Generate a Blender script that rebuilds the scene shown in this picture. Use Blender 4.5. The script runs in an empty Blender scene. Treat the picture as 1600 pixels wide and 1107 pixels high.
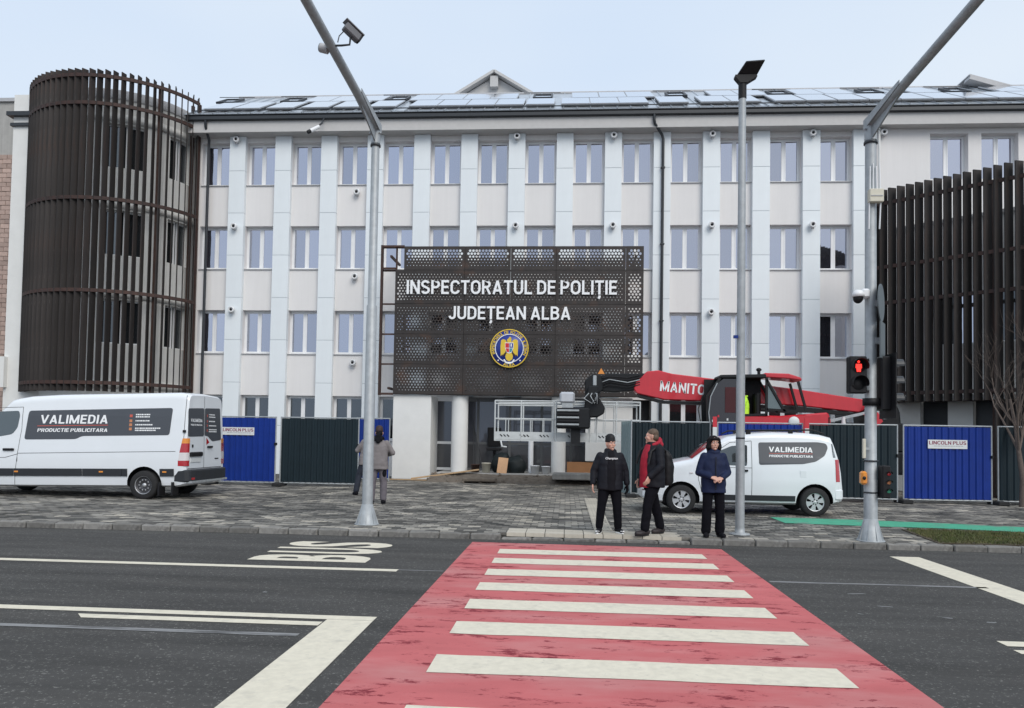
import bpy, bmesh, math, random
from mathutils import Vector, Matrix, noise as mnoise
random.seed(7)
PI = math.pi
SC = bpy.context.scene
COL = SC.collection

# ------------------------------------------------------------------ camera
YAW, TILT, ROLL, FPX, CY = -.0707, .035, .0165, 1200.0, 642.5
cy_, sy_ = math.cos(YAW), math.sin(YAW)
_r = Vector((cy_, -sy_, 0)); _f = Vector((sy_, cy_, 0)); _u = Vector((0, 0, 1))
_f2 = _f*math.cos(TILT) + _u*math.sin(TILT); _u2 = _u*math.cos(TILT) - _f*math.sin(TILT)
_r3 = _r*math.cos(ROLL) + _u2*math.sin(ROLL); _u3 = _u2*math.cos(ROLL) - _r*math.sin(ROLL)
cam_d = bpy.data.cameras.new('camera'); cam = bpy.data.objects.new('camera', cam_d); COL.objects.link(cam)
M4 = Matrix.Identity(4)
for i in range(3):
    M4[i][0] = _r3[i]; M4[i][1] = _u3[i]; M4[i][2] = -_f2[i]
M4.translation = Vector((0, 0, 1.6)); cam.matrix_world = M4
cam_d.sensor_fit = 'HORIZONTAL'; cam_d.sensor_width = 36; cam_d.lens = 36*FPX/1600
cam_d.shift_y = (CY-553.5)/1600; cam_d.clip_start = .1; cam_d.clip_end = 2000
SC.camera = cam

# ------------------------------------------------------------------ sky and sun (overcast)
W = bpy.data.worlds.new("World"); SC.world = W; W.use_nodes = True
nt = W.node_tree; nt.nodes.clear()
SUN_EL, SUN_AZ = math.radians(40), math.radians(150)      # azimuth from +Y clockwise: behind the viewer, a little to the right
sky = nt.nodes.new('ShaderNodeTexSky'); sky.sky_type = 'NISHITA'; sky.sun_disc = False
sky.sun_elevation = SUN_EL; sky.sun_rotation = SUN_AZ
tc = nt.nodes.new('ShaderNodeTexCoord')
mp = nt.nodes.new('ShaderNodeMapping'); mp.inputs['Scale'].default_value = (1, 1, 2.5)
nz = nt.nodes.new('ShaderNodeTexNoise'); nz.inputs['Scale'].default_value = 1.3; nz.inputs['Detail'].default_value = 3
rp = nt.nodes.new('ShaderNodeValToRGB')
rp.color_ramp.elements[0].position = .3; rp.color_ramp.elements[0].color = (8.6, 10.4, 13.0, 1)
rp.color_ramp.elements[1].position = .72; rp.color_ramp.elements[1].color = (10.9, 12.0, 13.2, 1)
mx = nt.nodes.new('ShaderNodeMix'); mx.data_type = 'RGBA'; mx.inputs[0].default_value = .93
bg = nt.nodes.new('ShaderNodeBackground'); bg.inputs['Strength'].default_value = .058
wo = nt.nodes.new('ShaderNodeOutputWorld')
L_ = nt.links.new
L_(tc.outputs['Generated'], mp.inputs['Vector']); L_(mp.outputs[0], nz.inputs['Vector']); L_(nz.outputs['Fac'], rp.inputs[0])
L_(sky.outputs[0], mx.inputs[6]); L_(rp.outputs[0], mx.inputs[7]); L_(mx.outputs[2], bg.inputs[0]); L_(bg.outputs[0], wo.inputs[0])
sd = bpy.data.lights.new('sun', 'SUN'); sd.energy = 1.5; sd.angle = math.radians(38); sd.color = (1, .94, .86)
so = bpy.data.objects.new('sun', sd); COL.objects.link(so); so['kind'] = 'helper'
sv = Vector((math.sin(SUN_AZ)*math.cos(SUN_EL), math.cos(SUN_AZ)*math.cos(SUN_EL), math.sin(SUN_EL)))
so.rotation_euler = sv.to_track_quat('Z', 'Y').to_euler(); so.location = (0, -20, 40)
SC.view_settings.view_transform = 'Standard'; SC.view_settings.look = 'None'
SC.view_settings.exposure = 0.40; SC.view_settings.gamma = 1.0; SC.view_settings.use_curve_mapping = False

# ------------------------------------------------------------------ helpers
def S(r, g, b):
    def c(v):
        v /= 255
        return v/12.92 if v <= .04045 else ((v+.055)/1.055)**2.4
    return (c(r), c(g), c(b))

def mat(name, col, rough=.6, metal=0, var=.08, scale=6, bump=0, bscale=60, rnd=0, col2=None, thr=(.52, .62), c2scale=3, stretch=None,
        c3=None, c3scale=40, c3thr=(.6, .7), c3det=5, c3ro=.6, c3raw=False, spec=.5, coat=0, emit=0, alpha=1, streak=0):
    m = bpy.data.materials.new(name); m.use_nodes = True
    n = m.node_tree.nodes; l = m.node_tree.links; p = n['Principled BSDF']
    p.inputs['Roughness'].default_value = rough; p.inputs['Metallic'].default_value = metal
    p.inputs['Specular IOR Level'].default_value = spec; p.inputs['Coat Weight'].default_value = coat
    t = n.new('ShaderNodeTexCoord'); vec = t.outputs['Object']
    if stretch:
        k = n.new('ShaderNodeMapping'); k.inputs['Scale'].default_value = stretch; l.new(vec, k.inputs[0]); vec2 = k.outputs[0]
    else: vec2 = vec
    def nse(sc, v, det=5, ro=.6):
        q = n.new('ShaderNodeTexNoise'); q.inputs['Scale'].default_value = sc; q.inputs['Detail'].default_value = det
        q.inputs['Roughness'].default_value = ro; l.new(v, q.inputs['Vector']); return q.outputs['Fac']
    def mixc(f, a, b, typ='MIX'):
        q = n.new('ShaderNodeMix'); q.data_type = 'RGBA'; q.blend_type = typ
        for s, v in ((0, f), (6, a), (7, b)):
            if hasattr(v, 'links'): l.new(v, q.inputs[s])
            elif isinstance(v, tuple): q.inputs[s].default_value = (*v, 1) if len(v) == 3 else v
            else: q.inputs[s].default_value = v
        return q.outputs[2]
    def rng(v, a, b, lo, hi):
        q = n.new('ShaderNodeMapRange'); l.new(v, q.inputs[0])
        for i, w in zip((1, 2, 3, 4), (a, b, lo, hi)): q.inputs[i].default_value = w
        return q.outputs[0]
    c = tuple(col)
    if col2: c = mixc(rng(nse(c2scale, vec2), thr[0], thr[1], 0, 1), c, tuple(col2))
    if c3: c = mixc(rng(nse(c3scale, vec if c3raw else vec2, c3det, c3ro), c3thr[0], c3thr[1], 0, 1), c, tuple(c3))
    def mul(c, f):
        q = n.new('ShaderNodeVectorMath'); q.operation = 'SCALE'
        if hasattr(c, 'links'): l.new(c, q.inputs[0])
        else: q.inputs[0].default_value = c[:3]
        l.new(f, q.inputs['Scale']); return q.outputs[0]
    if var: c = mul(c, rng(nse(scale, vec2), .25, .75, 1-var, 1+var))
    if streak:                                       # rain streaks running down a vertical face
        k = n.new('ShaderNodeMapping'); k.inputs['Scale'].default_value = (5, 5, .22); l.new(vec, k.inputs[0])
        c = mul(c, rng(nse(1.6, k.outputs[0], 6, .7), .35, .7, 1-streak, 1+streak*.25))
    if rnd:
        oi = n.new('ShaderNodeObjectInfo'); c = mul(c, rng(oi.outputs['Random'], 0, 1, 1-rnd, 1+rnd))
    if hasattr(c, 'links'): l.new(c, p.inputs['Base Color'])
    else: p.inputs['Base Color'].default_value = (*c[:3], 1)
    if bump:
        b = n.new('ShaderNodeBump'); b.inputs['Strength'].default_value = bump; b.inputs['Distance'].default_value = .01
        l.new(nse(bscale, vec, 4), b.inputs['Height']); l.new(b.outputs[0], p.inputs['Normal'])
    if emit:
        p.inputs['Emission Color'].default_value = (*tuple(col), 1); p.inputs['Emission Strength'].default_value = emit
    return m

def glass_mat(name, dark, tint, fac, rough=.02, wav=.02, rnd=0):
    """a window pane: dark room behind, sky mirrored in the coated glass"""
    m = bpy.data.materials.new(name); m.use_nodes = True
    n = m.node_tree.nodes; l = m.node_tree.links; p = n['Principled BSDF']
    p.inputs['Base Color'].default_value = (*dark, 1); p.inputs['Roughness'].default_value = .15
    g = n.new('ShaderNodeBsdfGlossy'); g.inputs['Color'].default_value = (*tint, 1); g.inputs['Roughness'].default_value = rough
    lw = n.new('ShaderNodeLayerWeight'); lw.inputs['Blend'].default_value = .25
    r = n.new('ShaderNodeMapRange'); l.new(lw.outputs['Facing'], r.inputs[0]); r.inputs[3].default_value = fac; r.inputs[4].default_value = min(1, fac+.5)
    f = r.outputs[0]
    if rnd:
        oi = n.new('ShaderNodeObjectInfo'); k = n.new('ShaderNodeMapRange'); l.new(oi.outputs['Random'], k.inputs[0])
        k.inputs[3].default_value = 1-rnd; k.inputs[4].default_value = 1+rnd*.6
        mm = n.new('ShaderNodeMath'); mm.operation = 'MULTIPLY'; l.new(f, mm.inputs[0]); l.new(k.outputs[0], mm.inputs[1]); f = mm.outputs[0]
    x = n.new('ShaderNodeMixShader'); l.new(f, x.inputs[0]); l.new(p.outputs[0], x.inputs[1]); l.new(g.outputs[0], x.inputs[2])
    t = n.new('ShaderNodeTexCoord'); q = n.new('ShaderNodeTexNoise'); q.inputs['Scale'].default_value = 1.2; l.new(t.outputs['Object'], q.inputs['Vector'])
    b = n.new('ShaderNodeBump'); b.inputs['Strength'].default_value = wav; b.inputs['Distance'].default_value = .1
    l.new(q.outputs[0], b.inputs['Height']); l.new(b.outputs[0], g.inputs['Normal'])
    l.new(x.outputs[0], n['Material Output'].inputs[0])
    return m

def wloc(o):
    v = Vector((0, 0, 0))
    while o is not None:
        v += o.location; o = o.parent
    return v

def link(name, me, parent=None, loc=(0, 0, 0), label=None, cat=None, group=None, kind=None, rz=0):
    o = bpy.data.objects.new(name, me); COL.objects.link(o); o.location = loc
    if rz: o.rotation_euler.z = rz
    if parent is not None: o.parent = parent
    tag(o, label, cat, group, kind); return o

def tag(o, label=None, cat=None, group=None, kind=None):
    if label: o['label'] = label
    if cat: o['category'] = cat
    if group: o['group'] = group
    if kind: o['kind'] = kind
    return o

def thing(name, label, cat, loc=(0, 0, 0), group=None, rz=0):
    return link(name, None, None, loc, label, cat, group, None, rz)

class MB:
    """collects shapes in world coordinates; build() makes ONE mesh object, its vertices measured from the parent's origin"""
    def __init__(s): s.v = []; s.f = []; s.mi = []; s.sm = []
    def add(s, vs, fs, mi=0, sm=False):
        k = len(s.v); s.v += [tuple(v) for v in vs]
        for f in fs: s.f.append([i+k for i in f]); s.mi.append(mi); s.sm.append(sm)
        return s
    def box(s, x0, x1, y0, y1, z0, z1, mi=0):
        return s.add([(x0, y0, z0), (x1, y0, z0), (x1, y1, z0), (x0, y1, z0), (x0, y0, z1), (x1, y0, z1), (x1, y1, z1), (x0, y1, z1)],
                     [(3, 2, 1, 0), (4, 5, 6, 7), (0, 1, 5, 4), (1, 2, 6, 5), (2, 3, 7, 6), (3, 0, 4, 7)], mi)
    def obox(s, c, sx, sy, sz, m3, mi=0):
        k = len(s.v); s.box(-sx/2, sx/2, -sy/2, sy/2, -sz/2, sz/2, mi); c = Vector(c)
        for i in range(k, len(s.v)): s.v[i] = tuple(m3 @ Vector(s.v[i]) + c)
        return s
    def prism(s, pts, a0, a1, axis='y', mi=0):
        def P(p, a): return {'y': (p[0], a, p[1]), 'x': (a, p[0], p[1]), 'z': (p[0], p[1], a)}[axis]
        n = len(pts)
        vs = [P(p, a0) for p in pts]+[P(p, a1) for p in pts]
        fs = [list(range(n))[::-1], list(range(n, 2*n))]+[(i, (i+1) % n, n+(i+1) % n, n+i) for i in range(n)]
        return s.add(vs, fs, mi)
    def bar(s, p0, p1, w, h, mi=0, up=(0, 0, 1)):
        p0, p1 = Vector(p0), Vector(p1); d = (p1-p0); L = d.length; d.normalize(); up = Vector(up)
        if abs(d.dot(up)) > .98: up = Vector((0, 1, 0))
        x = d.cross(up).normalized(); z = x.cross(d)
        m3 = Matrix((x, d, z)).transposed()
        return s.obox((p0+p1)/2, w, L, h, m3, mi)
    def tube(s, path, r, n=10, mi=0, cap=True, sm=True):
        path = [Vector(p) for p in path]; N = len(path)
        rs = r if isinstance(r, (list, tuple)) else [r]*N
        k = len(s.v); ref = None; rings = []
        for i, p in enumerate(path):
            d = (path[min(i+1, N-1)]-path[max(i-1, 0)]).normalized()
            if ref is None: ref = Vector((0, 0, 1)) if abs(d.z) < .9 else Vector((1, 0, 0))
            x = d.cross(ref)
            if x.length < 1e-4: x = d.orthogonal()
            x.normalize(); y = d.cross(x); ref = x.cross(d)
            rings.append([p+(x*math.cos(2*PI*j/n)+y*math.sin(2*PI*j/n))*rs[i] for j in range(n)])
        vs = [v for rg in rings for v in rg]; fs = []
        for i in range(N-1):
            for j in range(n): fs.append((i*n+j, i*n+(j+1) % n, (i+1)*n+(j+1) % n, (i+1)*n+j))
        s.add(vs, fs, mi, sm)
        if cap:
            s.add(rings[0], [list(range(n))[::-1]], mi); s.add(rings[-1], [list(range(n))], mi)
        return s
    def cyl(s, p0, p1, r0, r1=None, n=16, mi=0): return s.tube([p0, p1], [r0, r0 if r1 is None else r1], n, mi)
    def lathe(s, c, prof, axis='z', n=24, mi=0, sm=True):
        """prof: list of (radius, height along axis)"""
        c = Vector(c); vs = []; fs = []
        for r, h in prof:
            for j in range(n):
                a = 2*PI*j/n; q = (r*math.cos(a), r*math.sin(a), h)
                q = {'z': q, 'y': (q[0], q[2], q[1]), 'x': (q[2], q[0], q[1])}[axis]
                vs.append(c+Vector(q))
        for i in range(len(prof)-1):
            for j in range(n):
                f = (i*n+j, i*n+(j+1) % n, (i+1)*n+(j+1) % n, (i+1)*n+j)
                fs.append(f if axis != 'y' else f[::-1])
        return s.add(vs, fs, mi, sm)
    def ball(s, c, r, n=12, mi=0):
        rx, ry, rz = r if isinstance(r, (tuple, list)) else (r, r, r); vs = []; fs = []; c = Vector(c); m = max(4, n//2)
        for i in range(m+1):
            t = PI*i/m
            for j in range(n): vs.append(c+Vector((rx*math.sin(t)*math.cos(2*PI*j/n), ry*math.sin(t)*math.sin(2*PI*j/n), -rz*math.cos(t))))
        for i in range(m):
            for j in range(n): fs.append((i*n+j, i*n+(j+1) % n, (i+1)*n+(j+1) % n, (i+1)*n+j))
        return s.add(vs, fs, mi, True)
    def mesh(s, name, mats, origin=(0, 0, 0), bevel=0):
        me = bpy.data.meshes.new(name); o = Vector(origin)
        me.from_pydata([tuple(Vector(v)-o) for v in s.v], [], s.f)
        for m in (mats if isinstance(mats, (list, tuple)) else [mats]): me.materials.append(m)
        me.polygons.foreach_set('material_index', s.mi); me.polygons.foreach_set('use_smooth', s.sm)
        if len(s.f) < 40000:
            b = bmesh.new(); b.from_mesh(me); bmesh.ops.recalc_face_normals(b, faces=b.faces); b.to_mesh(me); b.free()
        if bevel:
            b = bmesh.new(); b.from_mesh(me)
            bmesh.ops.remove_doubles(b, verts=b.verts, dist=1e-5)
            es = [e for e in b.edges if len(e.link_faces) == 2 and e.calc_face_angle(0) > .6]
            bmesh.ops.bevel(b, geom=es, offset=bevel, segments=1, affect='EDGES', clamp_overlap=True)
            b.to_mesh(me); b.free()
        me.update(); return me
    def build(s, name, mats, parent=None, bevel=0, label=None, cat=None, group=None, kind=None, loc=None):
        base = wloc(parent) if parent is not None else Vector((0, 0, 0))
        if loc is not None and parent is None:
            return link(name, s.mesh(name, mats, loc, bevel), None, loc, label, cat, group, kind)
        return link(name, s.mesh(name, mats, base, bevel), parent, (0, 0, 0), label, cat, group, kind)

def piece(me, name, parent, world, rz=0):
    """one more piece sharing the mesh me, placed at a world point under parent"""
    return link(name, me, parent, Vector(world)-wloc(parent), rz=rz)

def modded(me, fn):
    """apply modifiers set up by fn(object) to mesh me, return the new mesh"""
    o = bpy.data.objects.new('temporary', me); COL.objects.link(o); fn(o)
    dg = bpy.context.evaluated_depsgraph_get(); dg.update()
    r = bpy.data.meshes.new_from_object(o.evaluated_get(dg)); bpy.data.objects.remove(o); return r

def text_data(s, bold=0, shear=0, extrude=0, spacing=1.0, res=4):
    c = bpy.data.curves.new('t', 'FONT'); c.body = s; c.offset = bold; c.shear = shear; c.extrude = extrude; c.space_character = spacing; c.resolution_u = res
    o = bpy.data.objects.new('t', c); COL.objects.link(o)
    dg = bpy.context.evaluated_depsgraph_get(); dg.update()
    me = o.evaluated_get(dg).to_mesh(); vs = [v.co.copy() for v in me.vertices]; fs = [list(p.vertices) for p in me.polygons]
    o.evaluated_get(dg).to_mesh_clear(); bpy.data.objects.remove(o); bpy.data.curves.remove(c)
    return vs, fs

def text_add(mb, s, fn, a0, a1, b0, b1, mi=0, bold=.015, shear=0, spacing=1.0):
    """lay the word s flat: left..right = a0..a1, baseline..cap height = b0..b1; fn(a, b) gives the 3D point"""
    vs, fs = text_data(s, bold, shear, 0, spacing)
    xs = [v.x for v in vs]; x0, x1 = min(xs), max(xs)
    mb.add([fn(a0+(v.x-x0)/(x1-x0)*(a1-a0), b0+v.y/.73*(b1-b0)) for v in vs], fs, mi)

# a plain grotesque alphabet drawn as strokes: unit cap height, polylines per letter
def _arc(cx, cy, rx, ry, a0, a1, n=10): return [(cx+rx*math.cos(math.radians(a0+(a1-a0)*i/n)), cy+ry*math.sin(math.radians(a0+(a1-a0)*i/n))) for i in range(n+1)]
T_ = .155; H_ = T_/2
def _o(w, r=.30): return _arc(w-r-H_, 1-r-H_+0, r, r, 0, 90, 6)+_arc(r+H_, 1-r-H_, r, r, 90, 180, 6)+_arc(r+H_, r+H_, r, r, 180, 270, 6)+_arc(w-r-H_, r+H_, r, r, 270, 360, 6)
_S = _arc(.30, .725, .225, .2, 20, 180, 9)+_arc(.30, .725, .225, .2, 190, 245, 4)+_arc(.305, .275, .23, .2, 65, 10, 4)+_arc(.305, .275, .23, .2, 0, -160, 9)
GL = {
 'I': (.155, [[(.078, 0), (.078, 1)]]),
 'N': (.66, [[(H_, 0), (H_, 1)], [(H_, .97), (.66-H_, .03)], [(.66-H_, 0), (.66-H_, 1)]]),
 'S': (.61, [_S]),
 'P': (.60, [[(H_, 0), (H_, 1)], [(H_, 1-H_), (.33, 1-H_)]+_arc(.30, .705, .225, 1-H_-.705, 88, -88, 10)+[(H_, .488)]]),
 'R': (.63, [[(H_, 0), (H_, 1)], [(H_, 1-H_), (.33, 1-H_)]+_arc(.30, .715, .225, 1-H_-.715, 88, -88, 10)+[(H_, .508)], [(.33, .48), (.56, 0)]]),
 'E': (.53, [[(H_, 0), (H_, 1)], [(H_, 1-H_), (.53, 1-H_)], [(H_, H_), (.53, H_)], [(H_, .51), (.49, .51)]]),
 'C': (.63, [_arc(.34, .68, .25, .245, 10, 180, 10)+_arc(.34, .32, .25, .245, 180, 350, 10)]),
 'T': (.60, [[(0, 1-H_), (.60, 1-H_)], [(.30, 0), (.30, .9)]]),
 'O': (.67, [_arc(.335, .66, .258, .262, 0, 180, 12)+_arc(.335, .34, .258, .262, 180, 360, 12)+[(.593, .66)]]),
 'A': (.68, [[(.03+H_*.6, 0), (.34, .97)], [(.65-H_*.6, 0), (.34, .97)], [(.17, .27), (.51, .27)]]),
 'U': (.63, [[(H_, 1), (H_, .33)]+_arc(.315, .31, .315-H_, .235, 180, 360, 12)+[(.63-H_, 1)]]),
 'L': (.52, [[(H_, 0), (H_, 1)], [(H_, H_), (.52, H_)]]),
 'D': (.63, [[(H_, 0), (H_, 1)], [(H_, 1-H_), (.27, 1-H_)]+_arc(.27, .65, .28, .27, 90, 0, 7)+_arc(.27, .35, .28, .27, 0, -90, 7)+[(H_, H_)]]),
 'J': (.53, [[(.53-H_, 1), (.53-H_, .3)]+_arc(.265, .29, .265-H_, .215, 0, -170, 10)]),
 'B': (.61, [[(H_, 0), (H_, 1)], [(H_, 1-H_), (.3, 1-H_)]+_arc(.3, .735, .2, .187, 88, -88, 9)+[(H_, .53)], [(.3, .53)]+_arc(.31, .3, .222, .222, 88, -88, 9)+[(H_, H_)]]),
 'V': (.66, [[(.05, 1), (.33, .03)], [(.61, 1), (.33, .03)]]),
 'M': (.84, [[(H_, 0), (H_, 1)], [(H_+.01, .97), (.42, .04)], [(.84-H_-.01, .97), (.42, .04)], [(.84-H_, 0), (.84-H_, 1)]]),
}
GL['\u021a'] = (.60, GL['T'][1]+[[(.315, -.07), (.315, -.16), (.25, -.29)]])
def _stroke(pl, t):
    """one polyline as a closed-outline strip (left side then right side), mitred"""
    n = len(pl); L, R_ = [], []
    for i, p in enumerate(pl):
        d0 = None if i == 0 else Vector(pl[i])-Vector(pl[i-1]); d1 = None if i == n-1 else Vector(pl[i+1])-Vector(pl[i])
        if d0 is not None and d0.length < 1e-6: d0 = None
        if d1 is not None and d1.length < 1e-6: d1 = None
        d = [q.normalized() for q in (d0, d1) if q is not None] or [Vector((1, 0))]
        m = sum(d, Vector((0, 0))); m = m.normalized() if m.length > 1e-6 else d[0]
        k = t/2/max(.5, m.dot(d[0])); nx, ny = -m.y*k, m.x*k
        L.append((p[0]+nx, p[1]+ny)); R_.append((p[0]-nx, p[1]-ny))
    return L, R_
def glyph_mesh(mb, ch, fn, depth=None, mi=0, t=T_, layer=0.0):
    """fn(u, v, w): u right, v up (unit cap height), w towards the reader"""
    for si, pl in enumerate(GL[ch][1]):
        L, R_ = _stroke(pl, t); n = len(L); w1 = (depth or 0)-si*layer
        vs = [fn(u, v, w1) for u, v in L]+[fn(u, v, w1) for u, v in R_]
        fs = [(i, i+1, n+i+1, n+i) for i in range(n-1)]
        if depth:
            vs += [fn(u, v, 0) for u, v in L]+[fn(u, v, 0) for u, v in R_]
            fs += [(i, 2*n+i, 2*n+i+1, i+1) for i in range(n-1)]+[(n+i, n+i+1, 3*n+i+1, 3*n+i) for i in range(n-1)]
            fs += [(0, n, 3*n, 2*n), (n-1, 3*n-1, 4*n-1, 2*n-1)]
        mb.add(vs, fs, mi)
def layout(s, gap=.105, space=.24):
    x = 0; out = []
    for ch in s:
        if ch == ' ': x += space; continue
        out.append((ch, x)); x += GL[ch][0]+gap
    return out, x-gap
def flat_word(mb, s, fn, a0, a1, b0, b1, t=T_, shear=0, gap=.105, space=.24):
    lay, tot = layout(s, gap, space); k = (a1-a0)/tot
    for ch, x in lay: glyph_mesh(mb, ch, lambda u, v, w: fn(a0+(x+u+shear*v)*k, b0+v*(b1-b0)), None, 0, t)

def jitter(me, amp, scale=3.0):
    for v in me.vertices:
        v.co += Vector(mnoise.noise_vector(v.co*scale))*amp
    return me

# ------------------------------------------------------------------ materials
m_asphalt = mat('asphalt', (.060, .058, .055), .88, spec=.3, var=.34, scale=2.2, bump=.8, bscale=70, stretch=(.16, 1.3, 1), col2=(.066, .063, .059), c2scale=1.5,
                c3=(.20, .195, .18), c3scale=36, c3thr=(.58, .68), c3det=3, c3ro=.75, c3raw=True)
m_mark = mat('road paint white', (.70, .645, .52), .7, var=.1, scale=14, bump=.3, bscale=120, col2=(.56, .52, .43), c2scale=6, thr=(.55, .75), c3=(.28, .27, .25), c3scale=26, c3thr=(.68, .76))
m_markold = mat('worn road paint', (.24, .24, .24), .8, var=.3, scale=9, stretch=(.4, 6, 1), col2=(.10, .10, .10), c2scale=5, thr=(.5, .6))
m_red = mat('red crosswalk coating', (.54, .142, .145), .85, spec=.25, var=.12, scale=2.6, bump=.45, bscale=150, stretch=(.45, 1.3, 1), col2=(.50, .20, .195), c2scale=1.3, thr=(.45, .65),
            c3=(.22, .028, .040), c3scale=4.4, c3thr=(.555, .575), c3det=14, c3ro=.80)
m_ground = mat('ground soil', (.12, .11, .10), .95, var=.2, scale=.5)
m_pavbase = mat('paver bedding', (.07, .068, .062), .95, var=.2, scale=12)
m_kerb = mat('kerb concrete', (.19, .183, .17), .85, var=.25, scale=9, bump=.4, bscale=70, rnd=.25, col2=(.10, .095, .09), c2scale=7, thr=(.55, .7))
m_tactile = mat('tactile cream concrete', (.47, .43, .36), .85, var=.12, scale=12, rnd=.1, bump=.2)
m_green = mat('green cycle lane paint', (.06, .36, .22), .7, var=.15, scale=5, col2=(.14, .24, .19), c2scale=2.4, thr=(.53, .68), bump=.3, bscale=80)
m_soil = mat('verge soil', (.07, .055, .035), .95, var=.3, scale=8)
m_beige = mat('beige render', (.755, .738, .728), .85, var=.02, scale=1.2, bump=.15, bscale=180, streak=.03)
m_blue = mat('pale blue cladding', (.765, .81, .835), .5, var=.02, scale=2, rnd=.015, streak=.025)
m_joint = mat('joint grey', (.35, .40, .43), .8)
m_pvc = mat('white window plastic', (.78, .79, .80), .35, var=.02)
m_sill = mat('sill metal', (.42, .42, .43), .5)
m_pane = glass_mat('window glass', (.02, .022, .03), (.84, .85, .97), .50, wav=.05, rnd=.17)
m_paned = glass_mat('dim reflection window glass', (.012, .014, .016), (.6, .65, .7), .13, rnd=.3)  # dimmer copy of the window glass: ground-floor reflection of dark houses put into it
m_dark = mat('anthracite metal', (.028, .032, .038), .45, var=.1)
m_soffit = mat('soffit boards', (.52, .51, .50), .7, var=.04)
m_roof = mat('standing seam metal', (.58, .61, .64), .33, metal=.8, var=.1, scale=3, stretch=(1.2, .3, 1))
m_panel = glass_mat('solar glass', (.03, .035, .05), (.95, .97, 1.0), .62, .08)
m_alu = mat('aluminium', (.55, .56, .58), .42, metal=.6)
m_slat = mat('weathered dark steel slats', (.028, .024, .023), .66, metal=.1, var=.35, scale=2.2, rnd=.35, stretch=(3, 3, .25), c3=(.07, .062, .058), c3scale=14, c3thr=(.62, .74), spec=.35, col2=(.055, .030, .022), c2scale=1.6, thr=(.54, .74), bump=.15, bscale=30)
m_rust = mat('rusty steel', (.055, .028, .022), .7, metal=.15, var=.35, scale=6, rnd=.2, col2=(.045, .026, .023), c2scale=5)
m_corten = mat('perforated weathered steel', (.036, .030, .028), .6, metal=.2, var=.3, scale=3.5, rnd=.12, col2=(.078, .042, .027), c2scale=1.3, thr=(.55, .75), stretch=(1, 1, 1.6))
m_white = mat('white lettering', (.86, .87, .88), .4, var=0)
m_plaster = mat('white plaster', (.74, .74, .72), .85, var=.05, scale=2, bump=.12, bscale=90)
m_conc = mat('concrete', (.36, .35, .33), .9, var=.2, scale=5, bump=.4, bscale=50, streak=.12)
m_brick = mat('pink brick', (.46, .34, .29), .9, var=.12, rnd=.22, scale=8, bump=.3)
m_mortar = mat('mortar', (.42, .37, .33), .95, var=.12)
m_grey = mat('old grey render', (.40, .39, .37), .9, var=.15, scale=2, streak=.15)
m_galv = mat('galvanised steel', (.40, .425, .44), .55, metal=.35, var=.14, scale=9, streak=.12)
m_black = mat('black plastic', (.010, .010, .012), .55, spec=.3, var=.1)
m_rubber = mat('tyre rubber', (.018, .018, .019), .85, var=.2, scale=20, bump=.3, bscale=80)
m_vanwhite = mat('white van paint', (.76, .79, .82), .28, var=.015, scale=2, coat=.6)
m_decal = mat('charcoal vinyl', (.065, .072, .085), .38, var=.04, scale=3)
m_carglass = glass_mat('car glass', (.012, .016, .018), (.75, .85, .88), .09)
m_plast = mat('grey bumper plastic', (.022, .025, .03), .6, var=.1)
m_rim = mat('silver wheel cover', (.62, .63, .65), .35, metal=.7, var=.06)
m_steelrim = mat('dark steel wheel', (.07, .07, .075), .45, metal=.5, var=.15)
m_redlens = mat('red lens', (.42, .012, .02), .15, var=0, coat=.8)
m_amber = mat('amber lens', (.75, .28, .05), .2, var=0)
m_clear = mat('clear lens', (.7, .66, .66), .15, var=0)
m_redline = mat('red vinyl line', (.55, .10, .07), .4, var=0)
m_orange = mat('orange vinyl', (.55, .22, .1), .4, var=0)
m_plate = mat('number plate white', (.66, .68, .68), .4, var=.05)
m_shblue = mat('blue corrugated sheet', (.004, .030, .23), .6, var=.1, scale=3, rnd=.06, streak=.12, spec=.3)
m_shdark = mat('dark green grey corrugated sheet', (.009, .020, .027), .6, var=.1, scale=3, rnd=.1, streak=.12, spec=.3)
m_shgrey = mat('pale grey green sheet', (.22, .28, .28), .5, var=.08)
m_machred = mat('red machine paint', (.56, .020, .034), .35, var=.08, scale=4, coat=.4, streak=.08)
m_machdark = mat('machine black', (.010, .011, .013), .55, spec=.3, var=.3, scale=10)
m_hivis = mat('hi-vis yellow', (.55, .95, .06), .7, var=.1)
m_wood = mat('pine plank', (.48, .33, .19), .8, var=.15, scale=4, stretch=(1, 8, 8))
m_ply = mat('orange plywood', (.60, .36, .20), .75, var=.12, scale=5, stretch=(6, 6, 1))
m_brownb = mat('brown boarding', (.36, .17, .07), .6, var=.1)
m_rubble = mat('wet rubble', (.15, .125, .10), .95, var=.35, scale=7, bump=.6, bscale=30)
m_skin = mat('skin', (.58, .33, .25), .55, var=.06, scale=20)
m_hairb = mat('black hair', (.006, .005, .006), .7, spec=.2, var=.3, scale=60)
m_hairbr = mat('brown hair', (.10, .065, .042), .6, var=.3, scale=60)
m_navy = mat('navy jacket', (.010, .017, .052), .7, spec=.25, var=.2, scale=9, bump=.35, bscale=22)
m_blackcl = mat('black cloth', (.007, .007, .010), .85, spec=.2, var=.25, scale=9, bump=.4, bscale=20)
m_blackj = mat('black padded jacket', (.008, .009, .014), .7, spec=.25, var=.25, scale=9, bump=.5, bscale=16)
m_trous = mat('black trousers', (.005, .005, .008), .9, spec=.15, var=.25, scale=9, bump=.4, bscale=18)
m_redh = mat('red hoodie', (.36, .010, .030), .8, var=.15, scale=12, bump=.3, bscale=20)
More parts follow.
